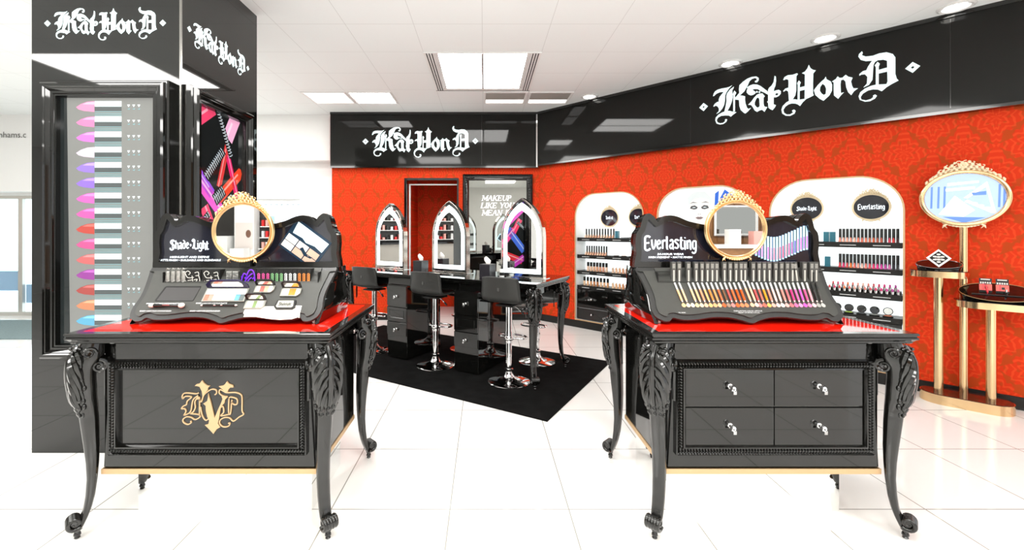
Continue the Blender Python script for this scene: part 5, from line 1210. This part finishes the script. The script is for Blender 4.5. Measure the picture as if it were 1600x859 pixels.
# ------------------------------------------------------------------ brass stand with two trays and an oval screen
st = thing('brass_stand', 'brass three-post stand with two trays and an oval screen, by the red wall', 'stand', (3.86, 3.49, 0), RW)
def stadium(cx, cy, hx, hy, n=12): return arc(cx+hx-hy, cy, hy, hy, -90, 90, n)+arc(cx-hx+hy, cy, hy, hy, 90, 270, n)
m = MB(); m.poly(stadium(0, .0, .26, .135), .075); m.build('base', M_GOLD, st, True)
m = MB(); m.poly(stadium(0, .0, .252, .128), .004, T(0, 0, .0752)); m.build('base_top', mat('dark_amber_glass', (.06, .015, .008), .05), st)
def pole(x, y, z0, z1, r=.030): MB().lathe([(r, z0), (r, z1)], 28, T(x, y, 0)).build('post', M_GOLD, st, True, sharp=50)
pole(-.148, -.01, .079, 1.02); pole(.135, -.02, .079, .80); pole(-.005, .07, .079, 1.452, .028)
MB().lathe([(.034, 0), (.036, .004), (.036, .03), (.034, .034)], 24, T(-.005, .07, 1.025)).build('collar', M_GOLD, st, True)
m = MB(); m.poly(stadium(-.148, -.035, .165, .10), .05, T(0, 0, 1.02)); m.build('upper_tray', M_GOLD, st, True)
m = MB(); m.poly(stadium(-.148, -.035, .170, .105), .005, T(0, 0, 1.0702)); m.build('upper_tray_top', M_LACQ, st)
m = MB(); m.poly(stadium(.165, -.04, .225, .125), .05, T(0, 0, .80)); m.build('lower_tray', M_GOLD, st, True)
m = MB(); m.poly(stadium(.165, -.04, .230, .13), .005, T(0, 0, .8502)); m.build('lower_tray_top', M_LACQ, st)
gilt_ring(st, -.005, .055, 1.665, .248, .222, 'cream', sc=1.5)
m = MB(); P = [(-.005+.240*math.cos(a), .050, 1.665+.214*math.sin(a)) for a in [2*PI*i/64 for i in range(64)]]; m.tube(P, .018, 10, closed=True); m.build('brass_rim', M_GOLD, st, True)
disc(st, 'screen_case', M_GOLD, -.005, .085, 1.665, .242, .216, .03)
m = MB(); SM = VF(-.005, .052, 1.665); mats = [mat('screen_ice', lin((160, 182, 240)), .2, emit=.45)]
m.poly(ell(0, 0, .232, .206, 48), .001, SM)
m.use(1); mats.append(mat('screen_white', (1, 1, 1), .2, emit=.8))
m.poly([(-.05, .02), (.06, -.10), (.0, -.15), (-.14, -.13)], .001, SM, z0=.0012); m.poly([(-.09, .125), (.08, .135), (.08, .12), (-.09, .105)], .001, SM, z0=.0012); m.poly([(-.10, .08), (.06, .09), (.06, .07), (-.10, .06)], .001, SM, z0=.0012)
m.poly([(.0, .0), (.115, .115), (.125, .125), (.17, -.12), (.155, -.125), (.12, .085), (.02, -.003)], .001, SM, z0=.0012); m.poly([(.02, -.015), (.155, -.105), (.15, -.125), (.005, -.030)], .001, SM, z0=.0012)
m.use(2); mats.append(mat('screen_blue', lin((95, 130, 210)), .2, emit=.4))
for x in (-.19, -.15, -.115, .18, .205): m.poly([(x, -.08), (x+.012, -.08), (x+.016, .10), (x+.004, .10)], .001, SM, z0=.0011)
m.poly([(.04, .04), (.12, .05), (.12, .02), (.05, .02)], .001, SM, z0=.0024); m.poly([(-.12, -.15), (.12, -.16), (.0, -.2)], .001, SM, z0=.0011)
m.use(3); mats.append(mat('screen_grey', lin((190, 205, 235)), .2, emit=.4))
for k in range(3): m.poly(ell(.055+k*.035, -.045-k*.02, .022, .012, 12), .001, SM, z0=.0026)
m.build('screen', mats, st)
def on_stand(name, label, cat, lx, ly, z, tilt=0, group=None):
    x = 3.86+.70711*(lx+ly); y = 3.49+.70711*(ly-lx); o = thing(name, label, cat, (x, y, z), RW, group); o.rotation_euler.x = 0; return o
d = on_stand('display_dish', 'black glossy tilted dish under the diamond palette', 'dish', -.148, -.03, 1.076)
m = MB(); m.poly(ell(0, 0, .135, .085, 40), .010, T(0, 0, .040) @ RX(math.radians(22))); m.build('dish', M_LACQ, d, bevel=.002)
m = MB(); m.rings([[(x, y, 0) for x, y in ell(0, 0, .125, .075, 30)], [(x, y*math.cos(.38), .038+y*math.sin(.38)) for x, y in ell(0, 0, .130, .080, 30)]]); m.build('riser', M_LACQ, d, True)
m = MB(); m.tube([(x, y*math.cos(.384)-.004, .050+y*math.sin(.384)) for x, y in ell(0, 0, .133, .083, 40)], .002, 6, closed=True); m.build('rim', M_CHROME, d, True)
d = on_stand('diamond_palette', 'white diamond-shaped open palette leaning on the upper dish', 'palette', -.148, -.052, 1.113)
DM = FR((0, 0, .060), (1, 0, 0), (0, .55, .83))
m = MB(); m.poly([(0, -.085), (.072, 0), (0, .085), (-.072, 0)], .006, DM, [[(0, -.066), (.055, 0), (0, .066), (-.055, 0)]]); m.build('white_frame', M_WHITEGLOSS, d)
m = MB(); m.poly([(0, -.070), (.058, 0), (0, .070), (-.058, 0)], .003, DM); m.build('case', M_BLACK, d)
m = MB()
for x, y in ((0, .036), (-.022, .014), (.022, .014), (0, .012), (0, -.036), (-.022, -.014), (.022, -.014), (0, -.014)): m.poly(ell(x, y, .0125, .008, 12), .0008, DM, z0=.0032)
m.build('pans', rgbmat((225, 222, 218), .5), d); m = MB(); m.box(-.02, .02, -.002, .002, .0034, .0042, DM); m.build('nameplate', M_CHROME, d)
d = on_stand('display_dish', 'large black glossy tilted dish on the lower tray', 'dish', .165, -.04, .856)
m = MB(); m.poly(ell(0, 0, .205, .130, 44), .012, T(0, 0, .060) @ RX(math.radians(27))); m.build('dish', M_LACQ, d, bevel=.002)
m = MB(); m.rings([[(x, y, 0) for x, y in ell(0, 0, .190, .10, 30)], [(x, y*math.cos(.47), .058+y*math.sin(.47)) for x, y in ell(0, 0, .198, .122, 30)]]); m.build('riser', M_LACQ, d, True)
m = MB(); m.tube([(x, y*math.cos(.471)-.005, .072+y*math.sin(.471)) for x, y in ell(0, 0, .203, .128, 44)], .0022, 6, closed=True); m.build('rim', M_GOLD2, d, True)
for lx, lb in ((.105, 'left'), (.19, 'right')):
    d = on_stand('product_card', 'coral and black display card, %s one on the large dish' % lb, 'card', lx, -.045, .927)
    DM = FR((0, 0, .010), (1, 0, 0), (0, .30, .95))
    m = MB(); m.box(-.033, .033, 0, .048, 0, .002, DM); m.use(1); m.box(-.033, .033, .048, .095, 0, .002, DM); m.use(2)
    m.box(-.024, .024, .082, .090, .002, .0025, DM)
    for q in range(5): m.box(-.028+q*.012, -.020+q*.012, .052, .066, .002, .0025, DM)
    m.use(1); m.box(-.004, .012, .012, .030, .002, .0025, DM); m.use(3); m.box(-.016, -.008, .0, .05, .002, .004, DM)
    m.build('card', [rgbmat((225, 95, 85), .4), M_BLACK, rgbmat((205, 200, 195)), rgbmat((235, 60, 70))], d)
    MB().box(-.033, .033, -.01, .02, -.010, .009).build('foot', M_BLACK, d)
d = on_stand('lipstick_pencil', 'coral lip pencil standing before the left display card', 'lip pencil', .112, -.078, .912)
MB().tube([(0, 0, .0), (0, -.004, .018)], [.001, .006], 8).tube([(0, -.004, .018), (-.008, .004, .068)], .006, 8).build('barrel', rgbmat((225, 60, 70), .3), d, True)
MB().tube([(-.0085, .0045, .069), (-.0095, .0055, .082)], .0055, 8).build('cap', M_CHROME, d, True)
d = on_stand('black_pencil', 'long black pencil lying across the large dish', 'pencil', .16, -.088, .908)
MB().tube([(-.13, 0, 0), (.13, 0, 0)], .005, 8).build('pencil', M_BLACK, d, True)
d = on_stand('lip_gloss', 'small silver and black gloss tube before the right display card', 'lip gloss', .205, -.080, .913)
MB().lathe([(.007, 0), (.007, .022)], 10).build('base', M_BLACK, d, True); MB().lathe([(.0065, .022), (.0065, .042)], 10).build('cap', M_CHROME, d, True)
bpy.context.view_layer.update()
